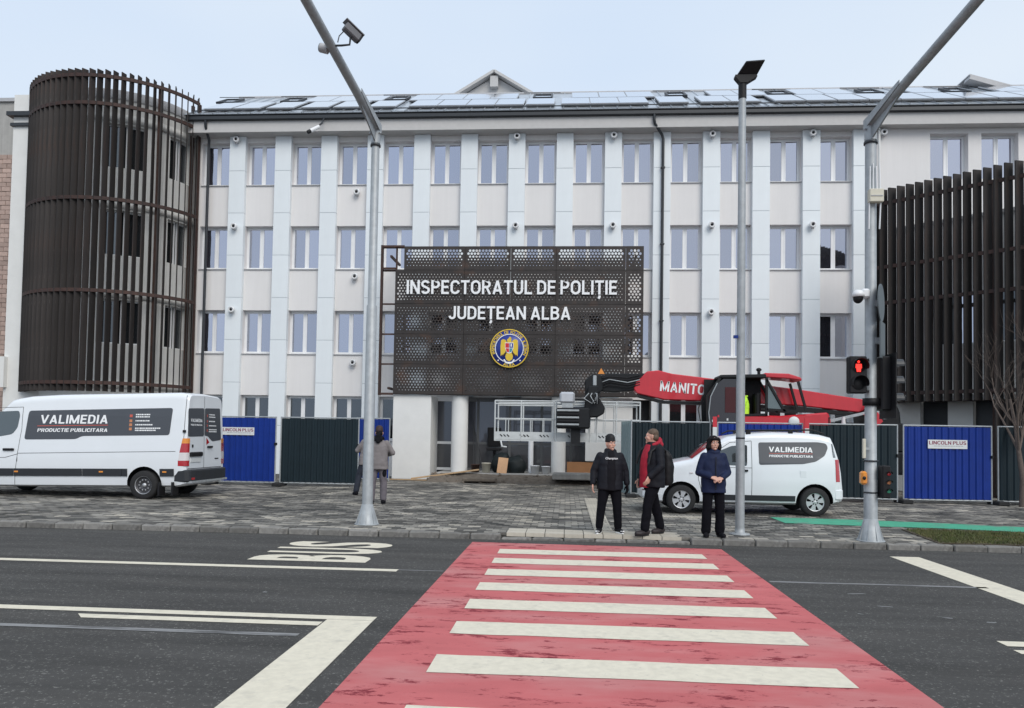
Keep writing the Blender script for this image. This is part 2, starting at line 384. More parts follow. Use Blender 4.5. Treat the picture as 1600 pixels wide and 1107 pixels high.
m_greyj = mat('grey work jacket', (.20, .18, .18), .8, var=.15, scale=8, bump=.4, bscale=18)
m_greyt = mat('grey work trousers', (.13, .115, .13), .85, var=.2, scale=8, bump=.4, bscale=18)
m_navyt = mat('dark navy trousers', (.014, .018, .03), .85, var=.2, scale=8)
m_cream = mat('cream plastic', (.60, .57, .47), .5, var=.06)
m_gold = mat('gold print', (.72, .50, .04), .4, var=0)
m_eblue = mat('emblem blue', (.012, .035, .26), .35, var=0)
m_ered = mat('emblem red', (.60, .02, .03), .4, var=0)
m_ecyan = mat('emblem teal', (.06, .25, .35), .4, var=0)
m_bark = mat('grey bark', (.11, .085, .072), .9, var=.3, scale=20)

# ================================================================== GROUND, ROAD, PAVEMENT
RZ = -.10                                   # road level; the pavement is z = 0
MB().add([(-300, -120, RZ-.01), (300, -120, RZ-.01), (300, 400, RZ-.01), (-300, 400, RZ-.01)], [(0, 1, 2, 3)]).build('ground', m_ground, kind='structure')
mb = MB(); mb.add([(-60, -14, RZ), (60, -14, RZ), (60, 12.86, RZ), (-60, 12.86, RZ)], [(0, 1, 2, 3)])
road = mb.build('road', m_asphalt, kind='structure')

def sheet(name, poly, z, m, parent, sub=0):
    mb = MB(); mb.add([(x, y, z) for x, y in poly], [list(range(len(poly)))]); return mb.build(name, m, parent)
sheet('crosswalk_coating', [(-1.49, 12.45), (2.46, 12.35), (2.46, 1.2), (-1.52, 1.2)], RZ+.004, m_red, road)
def stripe(x0, x1, y0, y1, z=RZ+.008):
    # thermoplastic bar with a slightly ragged edge
    n = 14; p = [(x0+(x1-x0)*i/n, y0+random.uniform(-.008, .008)) for i in range(n+1)]
    p += [(x1-(x1-x0)*i/n, y1+random.uniform(-.008, .008)) for i in range(n+1)]
    return sheet('crosswalk_stripe', p, z, m_mark, road)
for yc in (11.5, 10.62, 9.71, 8.77, 7.84, 6.86, 5.76, 4.62, 3.6): stripe(-.98, 2.05, yc-.225, yc+.225)
def line(name, x0, x1, y0, y1, m=None, z=RZ+.004, sk=0):
    return sheet(name, [(x0+sk, y0), (x1, y0), (x1, y1), (x0, y1)], z, m or m_mark, road)
line('lane_line', -40, -2.1, 9.56, 9.72)
line('faint_lane_line', -2.1, -1.52, 9.66, 9.71, m_markold); line('faint_lane_line', 2.5, 5.05, 9.58, 9.66, m_markold)
line('centre_line', -40, -1.74, 7.00, 7.15); line('centre_line', -4.5, -2.18, 6.76, 6.90, sk=.12)
line('erased_line', -40, -2.24, 6.38, 6.47, m_markold)
sheet('stop_line', [(-2.17, 6.995), (-1.74, 6.995), (-1.66, 1.0), (-2.10, 1.0)], RZ+.004, m_mark, road)
sheet('stop_line', [(4.9, 12.05), (5.33, 12.05), (5.36, 7.3), (4.93, 7.3)], RZ+.004, m_mark, road)
line('centre_line', 3.76, 30, 6.86, 7.03); line('centre_line', 3.74, 30, 6.62, 6.74)
random.seed(44)
for fx_, fy_, fl_ in ((3.35, 8.35, .16), (3.75, 7.9, .14), (3.3, 9.0, .22), (4.1, 7.75, .10), (-.9, 3.2, .12), (-3.2, 8.1, .06), (2.95, 7.95, .05)):
    a_ = random.uniform(-.5, .3); p_ = [(fx_+fl_*math.cos(t_)*.5*random.uniform(.7, 1.2), fy_+.03*math.sin(t_)*random.uniform(.5, 1.3)+a_*fl_*.5*math.cos(t_)) for t_ in [2*PI*i_/9 for i_ in range(9)]]
    sheet('paint_fleck', p_, RZ+.004, m_markold, road)
# the word BUS, read by drivers coming from the left: its letters stand along the lane
mb = MB()
def bus(a, b): return (-4.27+b*1.62, 12.05-a*1.9, RZ+.004)
for ch, a0, a1 in (('S', 0, .30), ('U', .355, .635), ('B', .70, 1.0)):
    vs, fs = text_data(ch, .035); xs = [v.x for v in vs]; ys = [v.y for v in vs]
    fx = lambda v: (v.x-min(xs))/(max(xs)-min(xs)); fy = lambda v: (v.y-min(ys))/(max(ys)-min(ys))
    # letter tops point to the left, the way the bus lane runs
    mb.add([bus(a0+(1-fx(v))*(a1-a0), 1-fy(v)) for v in vs], fs)
mb.build('bus_lettering', m_mark, road)

# pavement slab, kerb stones
mb = MB(); mb.box(-60, 60, 13.0, 60, -.3, -.006)
pave = mb.build('pavement', m_pavbase, kind='structure')
kerb = link('kerb', None, None, (0, 12.9, -.1), kind='structure')
def kerb_mesh(w, h, seed):
    random.seed(seed); mb = MB(); mb.box(-w/2+.008, w/2-.008, -.075, .075, -.05, h)
    me = mb.mesh('kerb_stone', m_kerb, bevel=.018); b = bmesh.new(); b.from_mesh(me)
    bmesh.ops.subdivide_edges(b, edges=[e for e in b.edges if e.calc_length() > .2], cuts=3); b.to_mesh(me); b.free()
    o = Vector((seed*3.1, 0, 0))
    for v in me.vertices: v.co += mnoise.noise_vector(v.co*9+o)*.018
    return me
kms = [kerb_mesh(.52, .10, k) for k in range(6)]; kml = [kerb_mesh(.52, .045, 20+k) for k in range(3)]
random.seed(3); x = -16.4; i = 0
while x < 16.5:
    low = -.95 < x < 1.85
    piece((kml if low else kms)[i % (3 if low else 6)], 'kerb_stone', kerb, (x, 12.9+random.uniform(-.012, .012), -.1+random.uniform(-.006, .006)), random.uniform(-.012, .012))
    x += .52; i += 1

# pavers: concrete setts in mixed light and dark greys
def paver_mat(name, attr):
    m = bpy.data.materials.new(name); m.use_nodes = True; n = m.node_tree.nodes; l = m.node_tree.links; p = n['Principled BSDF']
    p.inputs['Roughness'].default_value = .72
    if attr: a = n.new('ShaderNodeAttribute'); a.attribute_name = 'shade'; f = a.outputs['Fac']
    else: a = n.new('ShaderNodeObjectInfo'); f = a.outputs['Random']
    r = n.new('ShaderNodeValToRGB'); e = r.color_ramp.elements
    e[0].position = 0; e[0].color = (.045, .043, .039, 1); e[1].position = 1; e[1].color = (.46, .42, .35, 1)
    for ps, c in ((.32, .115), (.60, .20), (.82, .29)):
        k = r.color_ramp.elements.new(ps); k.color = (c, c*.94, c*.83, 1)
    l.new(f, r.inputs[0])
    t = n.new('ShaderNodeTexCoord'); q = n.new('ShaderNodeTexNoise'); q.inputs['Scale'].default_value = 45; q.inputs['Detail'].default_value = 5
    l.new(t.outputs['Object'], q.inputs[0]); k = n.new('ShaderNodeMapRange'); k.inputs[1].default_value = .3; k.inputs[2].default_value = .7; k.inputs[3].default_value = .72; k.inputs[4].default_value = 1.2
    l.new(q.outputs[0], k.inputs[0]); w = n.new('ShaderNodeVectorMath'); w.operation = 'SCALE'; l.new(r.outputs[0], w.inputs[0]); l.new(k.outputs[0], w.inputs['Scale'])
    q2 = n.new('ShaderNodeTexNoise'); q2.inputs['Scale'].default_value = .55; q2.inputs['Detail'].default_value = 4; l.new(t.outputs['Object'], q2.inputs[0])
    k2 = n.new('ShaderNodeMapRange'); k2.inputs[1].default_value = .35; k2.inputs[2].default_value = .65; k2.inputs[3].default_value = .72; k2.inputs[4].default_value = 1.15; l.new(q2.outputs[0], k2.inputs[0])
    w2 = n.new('ShaderNodeVectorMath'); w2.operation = 'SCALE'; l.new(w.outputs[0], w2.inputs[0]); l.new((k2 if attr else k).outputs[0] if attr else k.outputs[0], w2.inputs['Scale'])
    l.new((w2 if attr else w).outputs[0], p.inputs['Base Color'])
    b = n.new('ShaderNodeBump'); b.inputs['Strength'].default_value = .35; b.inputs['Distance'].default_value = .006; l.new(q.outputs[0], b.inputs['Height']); l.new(b.outputs[0], p.inputs['Normal'])
    return m
m_pav1, m_pav2 = paver_mat('paver concrete', False), paver_mat('paver concrete field', True)
PW_, PL_ = .15, .25
def covered(x, y):
    if -1.0 < x < 1.95 and y < 13.62: return True          # tactile tiles at the crossing
    if .5 < x < .86 and y < 20.9: return True              # guide strip
    if x > 6.25-.1*(y-13) and x < 16 and y < 15.15-.07*(x-6.3): return True   # grass verge
    return False
pm = MB().box(-PL_/2+.005, PL_/2-.005, -PW_/2+.005, PW_/2-.005, -.05, 0).mesh('paver', m_pav1, bevel=.006)
random.seed(11); count = 0; field = MB(); shade = []
row = 0; y = 12.985+PW_/2
while y < 27.6:
    x = -19+(.5*PL_ if row % 2 else 0)
    while x < 19:
        if not covered(x, y):
            dz = random.uniform(-.004, .003)
            if count < 300 and y < 14.2 and -9.6 < x < 8:
                link('paver', pm, pave, (x, y, dz), rz=random.uniform(-.01, .01)); count += 1
            else:
                a, b_ = PL_/2-.006, PW_/2-.006; e = .007; t1, t2 = random.uniform(-.002, .002), random.uniform(-.002, .002)
                v = [(x-a, y-b_, -.03), (x+a, y-b_, -.03), (x+a, y+b_, -.03), (x-a, y+b_, -.03),
                     (x-a+e, y-b_+e, dz+t1), (x+a-e, y-b_+e, dz+t2), (x+a-e, y+b_-e, dz+t2), (x-a+e, y+b_-e, dz+t1)]
                field.add(v, [(4, 5, 6, 7), (0, 1, 5, 4), (1, 2, 6, 5), (2, 3, 7, 6), (3, 0, 4, 7)])
                # loads of like colour were laid together: shade clumps in runs
                sh = .5+.55*mnoise.noise(Vector((x*.9, y*1.4, 3.3)))+random.uniform(-.42, .42)
                shade += [min(1, max(0, sh))]*5
        x += PL_
    y += PW_; row += 1
me = field.mesh('paver_field', m_pav2); at_ = me.attributes.new('shade', 'FLOAT', 'FACE'); at_.data.foreach_set('value', shade)
link('paver_field', me, pave, kind='stuff')
# cream tactile tiles: two rows at the crossing, a ribbed strip leading to the building
def tile_mesh(name, s, ribs):
    mb = MB(); mb.box(-s/2+.004, s/2-.004, -s/2+.004, s/2-.004, -.06, .002)
    for k in range(ribs): xx = -s/2+s*(k+.5)/ribs; mb.box(xx-.012, xx+.012, -s/2+.015, s/2-.015, .0021, .010)
    return mb.mesh(name, m_tactile)
tf, tr = tile_mesh('tactile_tile', .32, 0), tile_mesh('ribbed_tile', .33, 5)
random.seed(5)
for k in range(9):
    for j in range(2): link('tactile_tile', tf, pave, (-.82+k*.325, 13.14+j*.325, random.uniform(-.003, .003)))
for k in range(22): link('ribbed_tile', tr, pave, (.68, 13.80+k*.335, 0))
for k in range(3): link('ribbed_tile', tr, pave, (2.2+k*.335, 16.4, .004))
# cycle lane strip and grass verge
sheet('cycle_lane_paint', [(4.35, 15.6), (5.8, 15.42), (7.2, 15.30), (8.5, 15.0), (14, 14.15), (16, 13.9), (16, 14.9), (14, 15.1), (9, 15.9), (7.4, 16.35), (6.2, 16.6), (4.35, 16.75)], .006, m_green, pave)
mb = MB()
vp = [(6.3, 14.95), (6.05, 13.0), (16, 13.0), (16, 14.0)]
mb.prism(vp, -.1, .012, 'z'); verge = mb.build('grass_verge', m_soil, kind='structure')
def grass_mat():
    m = mat('winter grass', (.075, .095, .022), .7, var=.4, scale=3, col2=(.15, .125, .05), c2scale=2.2, thr=(.45, .68), c3=(.16, .15, .06), c3scale=30, c3thr=(.6, .75)); return m
mb = MB(); random.seed(9); n = 0
while n < 26000:
    x, y = random.uniform(6.0, 14.5), random.uniform(13.0, 15.0)
    if x < 6.32-.13*(y-13)*0+((y-13)*.13)-.25+.02 or y > 14.95-.098*(x-6.3): continue
    h = random.uniform(.02, .06); a = random.uniform(0, 6.3); w = .006; lx, ly = random.gauss(0, .022), random.gauss(0, .022)
    mb.add([(x-w*math.cos(a), y-w*math.sin(a), .01), (x+w*math.cos(a), y+w*math.sin(a), .01), (x+lx, y+ly, .01+h)], [(0, 1, 2)]); n += 1
mb.build('grass', grass_mat(), kind='stuff')

# ================================================================== THE BUILDING
PX0, BAY, PILW = -13.487, 1.899, .66
YP, YW, YF = 29.985, 30.18, 30.42          # pilaster face, wall face, window plane
OPEN = [(1.40, 3.16), (4.84, 6.60), (8.28, 10.04), (11.72, 13.48)]
SOF = 13.68
XL, XR = -15.35, 22.0
bld = thing('police_building', 'four storey white police headquarters with pale blue pilasters and solar panels on the roof', 'building', (0, 30, 0))
pil_x = [PX0+BAY*i for i in range(14)]
bays = [(pil_x[i]+PILW/2, pil_x[i+1]-PILW/2) for i in range(13)]
bays = [(pil_x[0]-BAY+PILW/2, pil_x[0]-PILW/2)]+bays
# the entrance bays behind the sign are glazed at ground level
ENT0, ENT1 = -5.05, 2.30
wings = [(13.72, 15.12), (15.6, 16.95), (17.5, 18.85), (19.4, 20.75)]
mb = MB()
def wall_strip(x0, x1, opens, y0, y1=30.75):
    z = 0
    for a, b in opens:
        if a > z: mb.box(x0, x1, y0, y1, z, a)
        z = b
    mb.box(x0, x1, y0, y1, z, SOF+.3)
xs = XL
for (a, b) in bays:
    wall_strip(xs, a, [], YW)
    op = list(OPEN)
    if b > ENT0 and a < ENT1: op = [(0, 3.16)]+OPEN[1:]
    wall_strip(a, b, op, YW); xs = b
wall_strip(xs, 11.56, [], YW); xs = 11.56
for a, b in wings:
    wall_strip(xs, a, [], 30.0); wall_strip(a, b, OPEN, 30.0); xs = b
wall_strip(xs, XR, [], 30.0)
mb.build('facade_wall', m_beige, bld)
mb = MB(); mb.box(XL+.1, XR-.1, 30.8, 40, 0, SOF+.2); mb.build('building_core', m_dark, bld)
# pilasters: recessed joint core + cladding panels
zs = [0, 1.94, 3.66, 5.38, 7.09, 8.81, 10.53, 12.26, SOF]
core = MB()
for i, x in enumerate(pil_x): core.box(x-PILW/2+.012, x+PILW/2-.012, YP+.012, YW-.001, 3.2 if ENT0-.2 < x < ENT1+.3 else 0, SOF-.002)
core.build('pilaster_core', m_joint, bld)
pmesh = {}
for i, x in enumerate(pil_x):
    for k in range(8):
        z0, z1 = zs[k], zs[k+1]
        if k < 2 and ENT0-.2 < x < ENT1+.3: continue
        h = round(z1-z0, 3)
        if h not in pmesh: pmesh[h] = MB().box(-PILW/2, PILW/2, 0, YW-YP-.003, .007, h-.007).mesh('cladding_panel', m_blue, bevel=.004)
        piece(pmesh[h], 'cladding_panel', bld, (x, YP, z0))

# windows: white plastic frame with two sashes, panes and a metal sill
def window_meshes(w, h, glass):
    f = .055; c = w*.5
    fr = MB()
    fr.box(0, w, 0, .07, 0, f); fr.box(0, w, 0, .07, h-f, h); fr.box(0, f, .001, .069, f, h-f); fr.box(w-f, w, .001, .069, f, h-f)
    fr.box(c-.035, c+.035, .002, .068, f, h-f)
    s = .045
    for a, b in ((f, c-.035), (c+.035, w-f)):
        fr.box(a, b, -.012, .05, f, f+s); fr.box(a, b, -.012, .05, h-f-s, h-f); fr.box(a, a+s, -.011, .049, f+s, h-f-s); fr.box(b-s, b, -.011, .049, f+s, h-f-s)
    panes = []
    for a, b in ((f+s, c-.035-s), (c+.035+s, w-f-s)):
        panes.append((MB().box(0, b-a, 0, .012, 0, h-2*f-2*s).mesh('pane', glass), (a, .012, f+s)))
    return fr.mesh('window', m_pvc), panes
wcache = {}
def add_window(parent, x0, z0, w, h, y, glass, sill=True, rz=0, world=None):
    key = (round(w, 3), round(h, 3), glass.name)
    if key not in wcache:
        wcache[key] = window_meshes(w, h, glass)+(MB().box(-.01, w+.01, -.29, .0, -.03, -.002).mesh('sill', m_sill),)
    fr, panes, sl = wcache[key]
    o = piece(fr, 'window', parent, (x0, y, z0), rz)
    for pmx, off in panes: link('pane', pmx, o, off)
    if sill: link('sill', sl, o, (0, 0, 0))
    return o
for j, (z0, z1) in enumerate(OPEN):
    for a, b in bays:
        if j == 0 and b > ENT0 and a < ENT1: continue
        add_window(bld, a, z0, b-a, z1-z0, YF, m_paned if j == 0 else m_pane)
    for a, b in wings: add_window(bld, a, z0, b-a, z1-z0, 30.30, m_paned if j == 0 else m_pane)
# entrance glazing behind the columns
m_fr = mat('grey frame', (.10, .105, .11), .6)
gx = [ENT0-.1, -4.45, -3.45, -2.2, -.95, .2, 1.3, 2.45]
for a, b in zip(gx[:-1], gx[1:]):
    g = MB(); t = .05
    g.box(a, b, 29.96, 30.02, .30, .40); g.box(a, b, 29.96, 30.02, 3.0, 3.16); g.box(a, b, 29.961, 30.019, 1.32, 1.42)
    g.box(a, a+t, 29.962, 30.018, .40, 3.0); g.box(b-t, b, 29.962, 30.018, .40, 3.0)
    o = g.build('entrance_frame', m_pvc if a < -4.6 else m_fr, bld)
    MB().box(a+t, b-t, 29.985, 30.0, 1.42, 3.0).build('pane', glass_mat('entrance glass', (.055, .058, .072), (.7, .75, .85), .05), o)
    MB().box(a+t, b-t, 29.985, 30.0, .40, 1.32).build('pane', glass_mat('entrance lower glass', (.06, .06, .065), (.6, .65, .7), .06), o)
mb = MB(); mb.box(-4.75, 3.0, 27.9, 30.17, -.05, .30)
b_ = mb.build('entrance_slab', m_conc, bld, bevel=.03)
mb = MB(); mb.box(-6.49, -5.05, 28.42, 29.98, 0, 3.14); mb.build('square_column', m_plaster, bld, bevel=.01)
cylm = lambda x, r, z0: MB().cyl((x, 28.75, z0), (x, 28.75, 3.14), r, r, 24)
cylm(-4.0, .31, .30).build('round_column', m_plaster, bld)
cylm(-.28, .27, .30).build('round_column', m_plaster, bld)
mb = MB(); mb.box(.72, 2.45, 28.7, 28.95, .78, 3.14); mb.build('end_wall_panel', m_plaster, bld, bevel=.01)
mb = MB(); mb.box(.05, 1.75, 28.75, 28.85, .32, .74); mb.build('brown_board', m_brownb, bld)

# eaves, gutter, roof
mb = MB(); mb.box(XL-.05, XR, 29.55, 30.6, SOF, 14.13); mb.build('eaves_box', m_soffit, bld)
mb = MB(); mb.box(XL-.08, XR, 29.40, 29.60, 14.135, 14.30); mb.box(XL-.08, XR, 29.37, 29.60, 14.305, 14.36); mb.build('gutter', m_dark, bld, bevel=.02)
SL = .575; RY0, RZ0, RY1 = 29.42, 14.37, 34.6
def rz_(y, off=0): return RZ0+(y-RY0)*SL+off
mb = MB(); mb.prism([(RY0, RZ0), (RY1, rz_(RY1)), (RY1, 14.0), (RY0+.2, 14.36)], XL-.2, 24, 'x')
mb.prism([(RY1, rz_(RY1)), (RY1+6, 14.3), (RY1, 14.2)], XL-.2, 24, 'x')
roof = mb.build('roof', m_roof, bld)
mb = MB(); x = XL
while x < 22:
    mb.bar((x, RY0, rz_(RY0)+.02), (x, RY1, rz_(RY1)+.02), .03, .05); x += .52
mb.build('seams', m_roof, roof)
mb = MB()
for y in (29.72, 29.86): mb.tube([(XL, y, rz_(y)+.09), (XR, y, rz_(y)+.09)], .014, 6)
mb.build('snow_guard', m_dark, roof)
mb = MB(); mb.tube([(XL-.2, RY1, rz_(RY1)+.02), (XR, RY1, rz_(RY1)+.02)], .07, 8); mb.build('ridge_cap', m_sill, roof)
# solar panels, two rows with gaps round the roof windows
RS = Matrix.Rotation(math.atan(SL), 3, 'X')
def slope_piece(w, ya, yb, th, off, m, name, inner=None):
    """flat box lying on the slope: from ya to yb up the roof, off above the metal"""
    L = (yb-ya)*math.sqrt(1+SL*SL); mb = MB(); mb.obox((0, 0, 0), w, L, th, RS)
    return mb.mesh(name, m)
pm_fr = slope_piece(1.14, 30.02, 31.82, .035, 0, m_alu, 'solar_panel'); pm_gl = slope_piece(1.10, 30.04, 31.80, .006, 0, m_panel, 'panel_glass')
pm_bk = slope_piece(1.12, 30.05, 31.8, .05, 0, m_dark, 'panel_shadow_frame')  # dark slab added under each panel to draw the shadow line below it
def solar(x, ya):
    yc = ya+.9; z = rz_(yc)
    o = piece(pm_fr, 'solar_panel', bld, (x, yc, z+.12)); link('panel_glass', pm_gl, o, (0, -.012, .021)); link('panel_shadow_slab', pm_bk, o, (0, .02, -.045))
low = [(-15.0, -12.6), (-12.48, -11.1), (-11.02, -8.35), (-8.22, -6.95), (-6.5, -1.85), (-1.8, -.62), (-.38, 3.07), (3.44, 4.65), (5.08, 7.4), (7.9, 21)]
for a, b in low:
    n = max(1, round((b-a)/1.155)); 
    for k in range(n): solar(a+(b-a)*(k+.5)/n, 30.0)
rwx = [-15.2, -12.3, -7.55, -1.2, 4.5, 8.8, 12.55, 16.05]
k = -14.4
while k < 21:
    if all(abs(k-w) > 1.02 for w in rwx): solar(k, 31.86)
    k += 1.155
rw1 = MB(); 
for (a, b, c, d) in ((-.42, .42, -.62, -.52), (-.42, .42, .52, .62), (-.42, -.34, -.52, .52), (.34, .42, -.52, .52)):
    v = [(x, y, z) for x in (a, b) for y in (c, d) for z in (0, .09)]
    rw1.add([RS @ Vector(q) for q in v], [(0, 1, 3, 2), (4, 6, 7, 5), (0, 4, 5, 1), (2, 3, 7, 6), (0, 2, 6, 4), (1, 5, 7, 3)])
rw1 = rw1.mesh('roof_window', m_dark); rwg = MB().obox((0, 0, 0), .68, 1.04, .02, RS).mesh('pane', m_panel)
for x in rwx:
    o = piece(rw1, 'roof_window', roof, (x, 32.95, rz_(32.95)+.03)); link('pane', rwg, roof, Vector((x, 32.95, rz_(32.95)+.08))-wloc(roof))
    mb = MB(); mb.tube([(x-.9, 33.75, rz_(33.75)+.16), (x+.75, 33.75, rz_(33.75)+.14)], .016, 6); mb.build('snow_rail', m_dark, roof)
# gable of the rear wing and the dormer verge on the right
mb = MB(); mb.prism([(-5.9, 18.6), (-3.85, 19.85), (-1.8, 18.6), (-1.8, 15), (-5.9, 15)], 38.05, 41); mb.build('gable_wall', m_soffit, bld)
mb = MB()
for sx in (-1, 1): mb.bar((-3.85, 37.9, 19.98), (-3.85+sx*2.4, 37.9, 18.52), .5, .13)
for sx in (-1, 1): mb.bar((-3.85, 39.6, 19.98), (-3.85+sx*2.4, 39.6, 18.52), 3, .10)
mb.box(-4.05, -3.65, 37.75, 38.04, 19.2, 19.75); mb.build('gable_verge', m_soffit, bld)
mb = MB(); mb.bar((17.1, 34, 17.42), (19.9, 34, 16.55), .5, .16); mb.bar((17.1, 34.6, 17.55), (22, 34.6, 16.1), 1.6, .06); mb.build('dormer_verge', m_sill, bld)
# downpipes
mb = MB(); mb.tube([(3.22, 29.46, 14.2), (3.22, 29.46, 13.95), (3.25, 29.5, 13.8), (3.57, 29.86, 13.5), (3.62, 29.9, 13.35), (3.62, 29.9, .2)], .055, 10); mb.build('downpipe', m_dark, bld)
for z in (12.2, 9.2, 6.2, 3.2, 1.5): MB().box(3.54, 3.70, 29.83, 29.98, z, z+.04).build('pipe_clip', m_dark, bld)
mb = MB(); mb.tube([(-14.62, 29.46, 14.2), (-14.62, 29.5, 13.9), (-14.66, 29.9, 13.5), (-14.68, 29.95, 13.2), (-14.68, 29.95, .2)], .055, 10); mb.build('downpipe', m_dark, bld)
mb = MB(); mb.tube([(11.78, 29.86, 13.66), (11.78, 29.86, .2)], .045, 8); mb.build('white_pipe', m_plaster, bld)

# left end strip with its cornice, behind the slat tower
mb = MB(); mb.box(-22.05, -19.5, 28.6, 34, 0, 14.9); mb.build('corner_pier', m_plaster, bld)
mb = MB(); mb.box(-22.12, -19.5, 28.5, 34, 13.62, 13.74); mb.box(-22.22, -19.5, 28.4, 34, 14.0, 14.16); mb.build('corner_cornice', m_dark, bld)
mb = MB(); mb.box(-22.42, -21.9, 28.4, 28.6, 3.25, 4.45); mb.build('meter_box', m_plaster, bld)

# round stair tower (beige wall with windows) behind the left slats
TC = Vector((-18.55, 30.75, 0)); TR = 2.95
def tp(a, r, z=0): return (TC.x+r*math.cos(math.radians(a)), TC.y+r*math.sin(math.radians(a)), z)
mb = MB(); angs = list(range(-185, 2, 3)); WZ = [(8.35, 10.1), (4.95, 6.65), (11.75, 13.45)]
WA = [(-29, -8), (-77, -47)]
for a, b in zip(angs[:-1], angs[1:]):
    mid = (a+b)/2; op = sorted(WZ) if any(p <= mid <= q for p, q in WA) else []
    z = 2.6; segs = []
    for p, q in op: segs.append((z, p)); z = q
    segs.append((z, 14.45))
    for p, q in segs:
        o1, o2, i1, i2 = tp(a, TR), tp(b, TR), tp(a, TR-.3), tp(b, TR-.3)
        mb.add([(*v[:2], p) for v in (o1, o2, i2, i1)]+[(*v[:2], q) for v in (o1, o2, i2, i1)], [(3, 2, 1, 0), (4, 5, 6, 7), (0, 1, 5, 4), (1, 2, 6, 5), (2, 3, 7, 6), (3, 0, 4, 7)])
tw = mb.build('tower_wall', m_plaster, bld)
mb = MB(); mb.lathe((TC.x, TC.y, 0), [(TR+.04, 14.4), (TR+.05, 14.75), (TR-.35, 14.75), (TR-.35, 14.4)], n=60); mb.build('tower_coping', m_sill, bld)
for zb in (3.25, 6.72, 10.18, 13.52):
    mb = MB(); mb.lathe((TC.x, TC.y, 0), [(TR-.02, zb), (TR+.06, zb), (TR+.06, zb+.28), (TR-.02, zb+.28)], n=60); mb.build('floor_band', m_plaster, bld)
mb = MB(); mb.lathe((TC.x, TC.y, 0), [(.01, 2.6), (TR-.02, 2.6), (TR-.02, 2.9), (.01, 2.9)], n=48); mb.build('tower_floor', m_soffit, bld)
mb = MB(); mb.lathe((TC.x, TC.y, 0), [(TR-.9, 0), (TR-.9, 14.4)], n=40); mb.build('tower_core', m_dark, bld)
for (a0, a1) in WA:
    for z0, z1 in WZ:
        for p, q in ((a0, (a0+a1)/2-1), ((a0+a1)/2+1, a1)):
            v0, v1 = Vector(tp(p, TR-.18, z0)), Vector(tp(q, TR-.18, z0)); d = v1-v0; w = d.length; ang = math.atan2(d.y, d.x)
            o = piece(MB().box(0, w, 0, .06, 0, .06).box(0, w, 0, .06, z1-z0-.06, z1-z0).box(0, .06, .001, .059, .06, z1-z0-.06).box(w-.06, w, .001, .059, .06, z1-z0-.06).mesh('window', m_pvc), 'window', bld, v0, ang)
            link('pane', MB().box(.06, w-.06, .02, .035, .06, z1-z0-.06).mesh('pane', m_paned), o)

# volume behind the right-hand slats
A_ = Vector((10.4, 27.0, 0)); D_ = Vector((4.0, -3.6, 0)).normalized(); N_ = Vector((-D_.y, D_.x, 0))      # N_ points away from the street
def rp_(s, d, z): q = A_+D_*s+N_*d; return (q.x, q.y, z)
mb = MB()
def rbox(s0, s1, d0, d1, z0, z1, mi=0):
    mb.add([rp_(s0, d0, z0), rp_(s1, d0, z0), rp_(s1, d1, z0), rp_(s0, d1, z0), rp_(s0, d0, z1), rp_(s1, d0, z1), rp_(s1, d1, z1), rp_(s0, d1, z1)],
           [(3, 2, 1, 0), (4, 5, 6, 7), (0, 1, 5, 4), (1, 2, 6, 5), (2, 3, 7, 6), (3, 0, 4, 7)], mi)
RWIN = [(1.6, 3.0), (3.5, 5.2)]
s0 = .35
for a, b in RWIN+[(7.2, 7.2)]:
    rbox(s0, a, .9, 1.3, 3.05, 9.0)
    if a < b: rbox(a, b, .9, 1.3, 3.05, 4.9); rbox(a, b, .9, 1.3, 6.6, 9.0)
    s0 = b
rbox(.35, 7.2, .2, 1.3, 3.05, 3.2); rbox(.0, 1.15, 1.2, 1.5, 0, 3.05); rbox(2.0, 2.75, 1.2, 1.5, 0, 3.05)
mb.build('side_block_wall', m_plaster, bld)
mb = MB(); rbox(.35, 7.2, .85, 1.35, 9.0, 9.12); mb.build('side_block_coping', m_sill, bld)
mb = MB(); rbox(1.15, 7.2, 1.5, 1.6, 0, 9.0); mb.build('side_block_core', m_dark, bld)
for a, b in RWIN:
    ang = math.atan2(D_.y, D_.x); v0 = rp_(a, 1.1, 4.9); w = b-a
    o = piece(MB().box(0, w, 0, .06, 0, .06).box(0, w, 0, .06, 1.64, 1.7).box(0, .06, .001, .059, .06, 1.64).box(w-.06, w, .001, .059, .06, 1.64).box(w/2-.05, w/2+.05, .001, .059, .06, 1.64).mesh('window', m_pvc), 'window', bld, v0, ang)
    link('pane', MB().box(.06, w/2-.05, .02, .035, .06, 1.64).mesh('pane', m_paned), o); link('pane', MB().box(w/2+.05, w-.06, .02, .035, .06, 1.64).mesh('pane', m_pane), o)

# ================================================================== SLAT SCREENS
def fin_mesh(w, t, h): return MB().box(-w/2, w/2, -t/2, t/2, 0, h).mesh('slat', m_slat, bevel=.008)
scr = thing('slat_screen', 'tall rounded screen of dark rusty steel slats round the stair tower', 'slat screen', (TC.x, TC.y, 0))
fm = fin_mesh(.245, .036, 12.15); RT = 3.5
a = -14.0; n = 0
while a > -176:
    x, y, _ = tp(a, RT); fa = math.radians(a+180-37.7)
    piece(fm, 'slat', scr, (x, y, 3.08+random.uniform(-.01, .01)), fa+random.uniform(-.02, .02)); a -= 4.45; n += 1
for z in (14.98, 13.93, 10.33, 6.85, 3.40):
    mb = MB(); pts = [tp(q, RT+.06, z) for q in range(-178, -10, 4)]
    for p, q in zip(pts[:-1], pts[1:]): mb.bar(p, q, .07, .13)
    mb.build('ring_rail', m_rust, scr)
mb = MB()
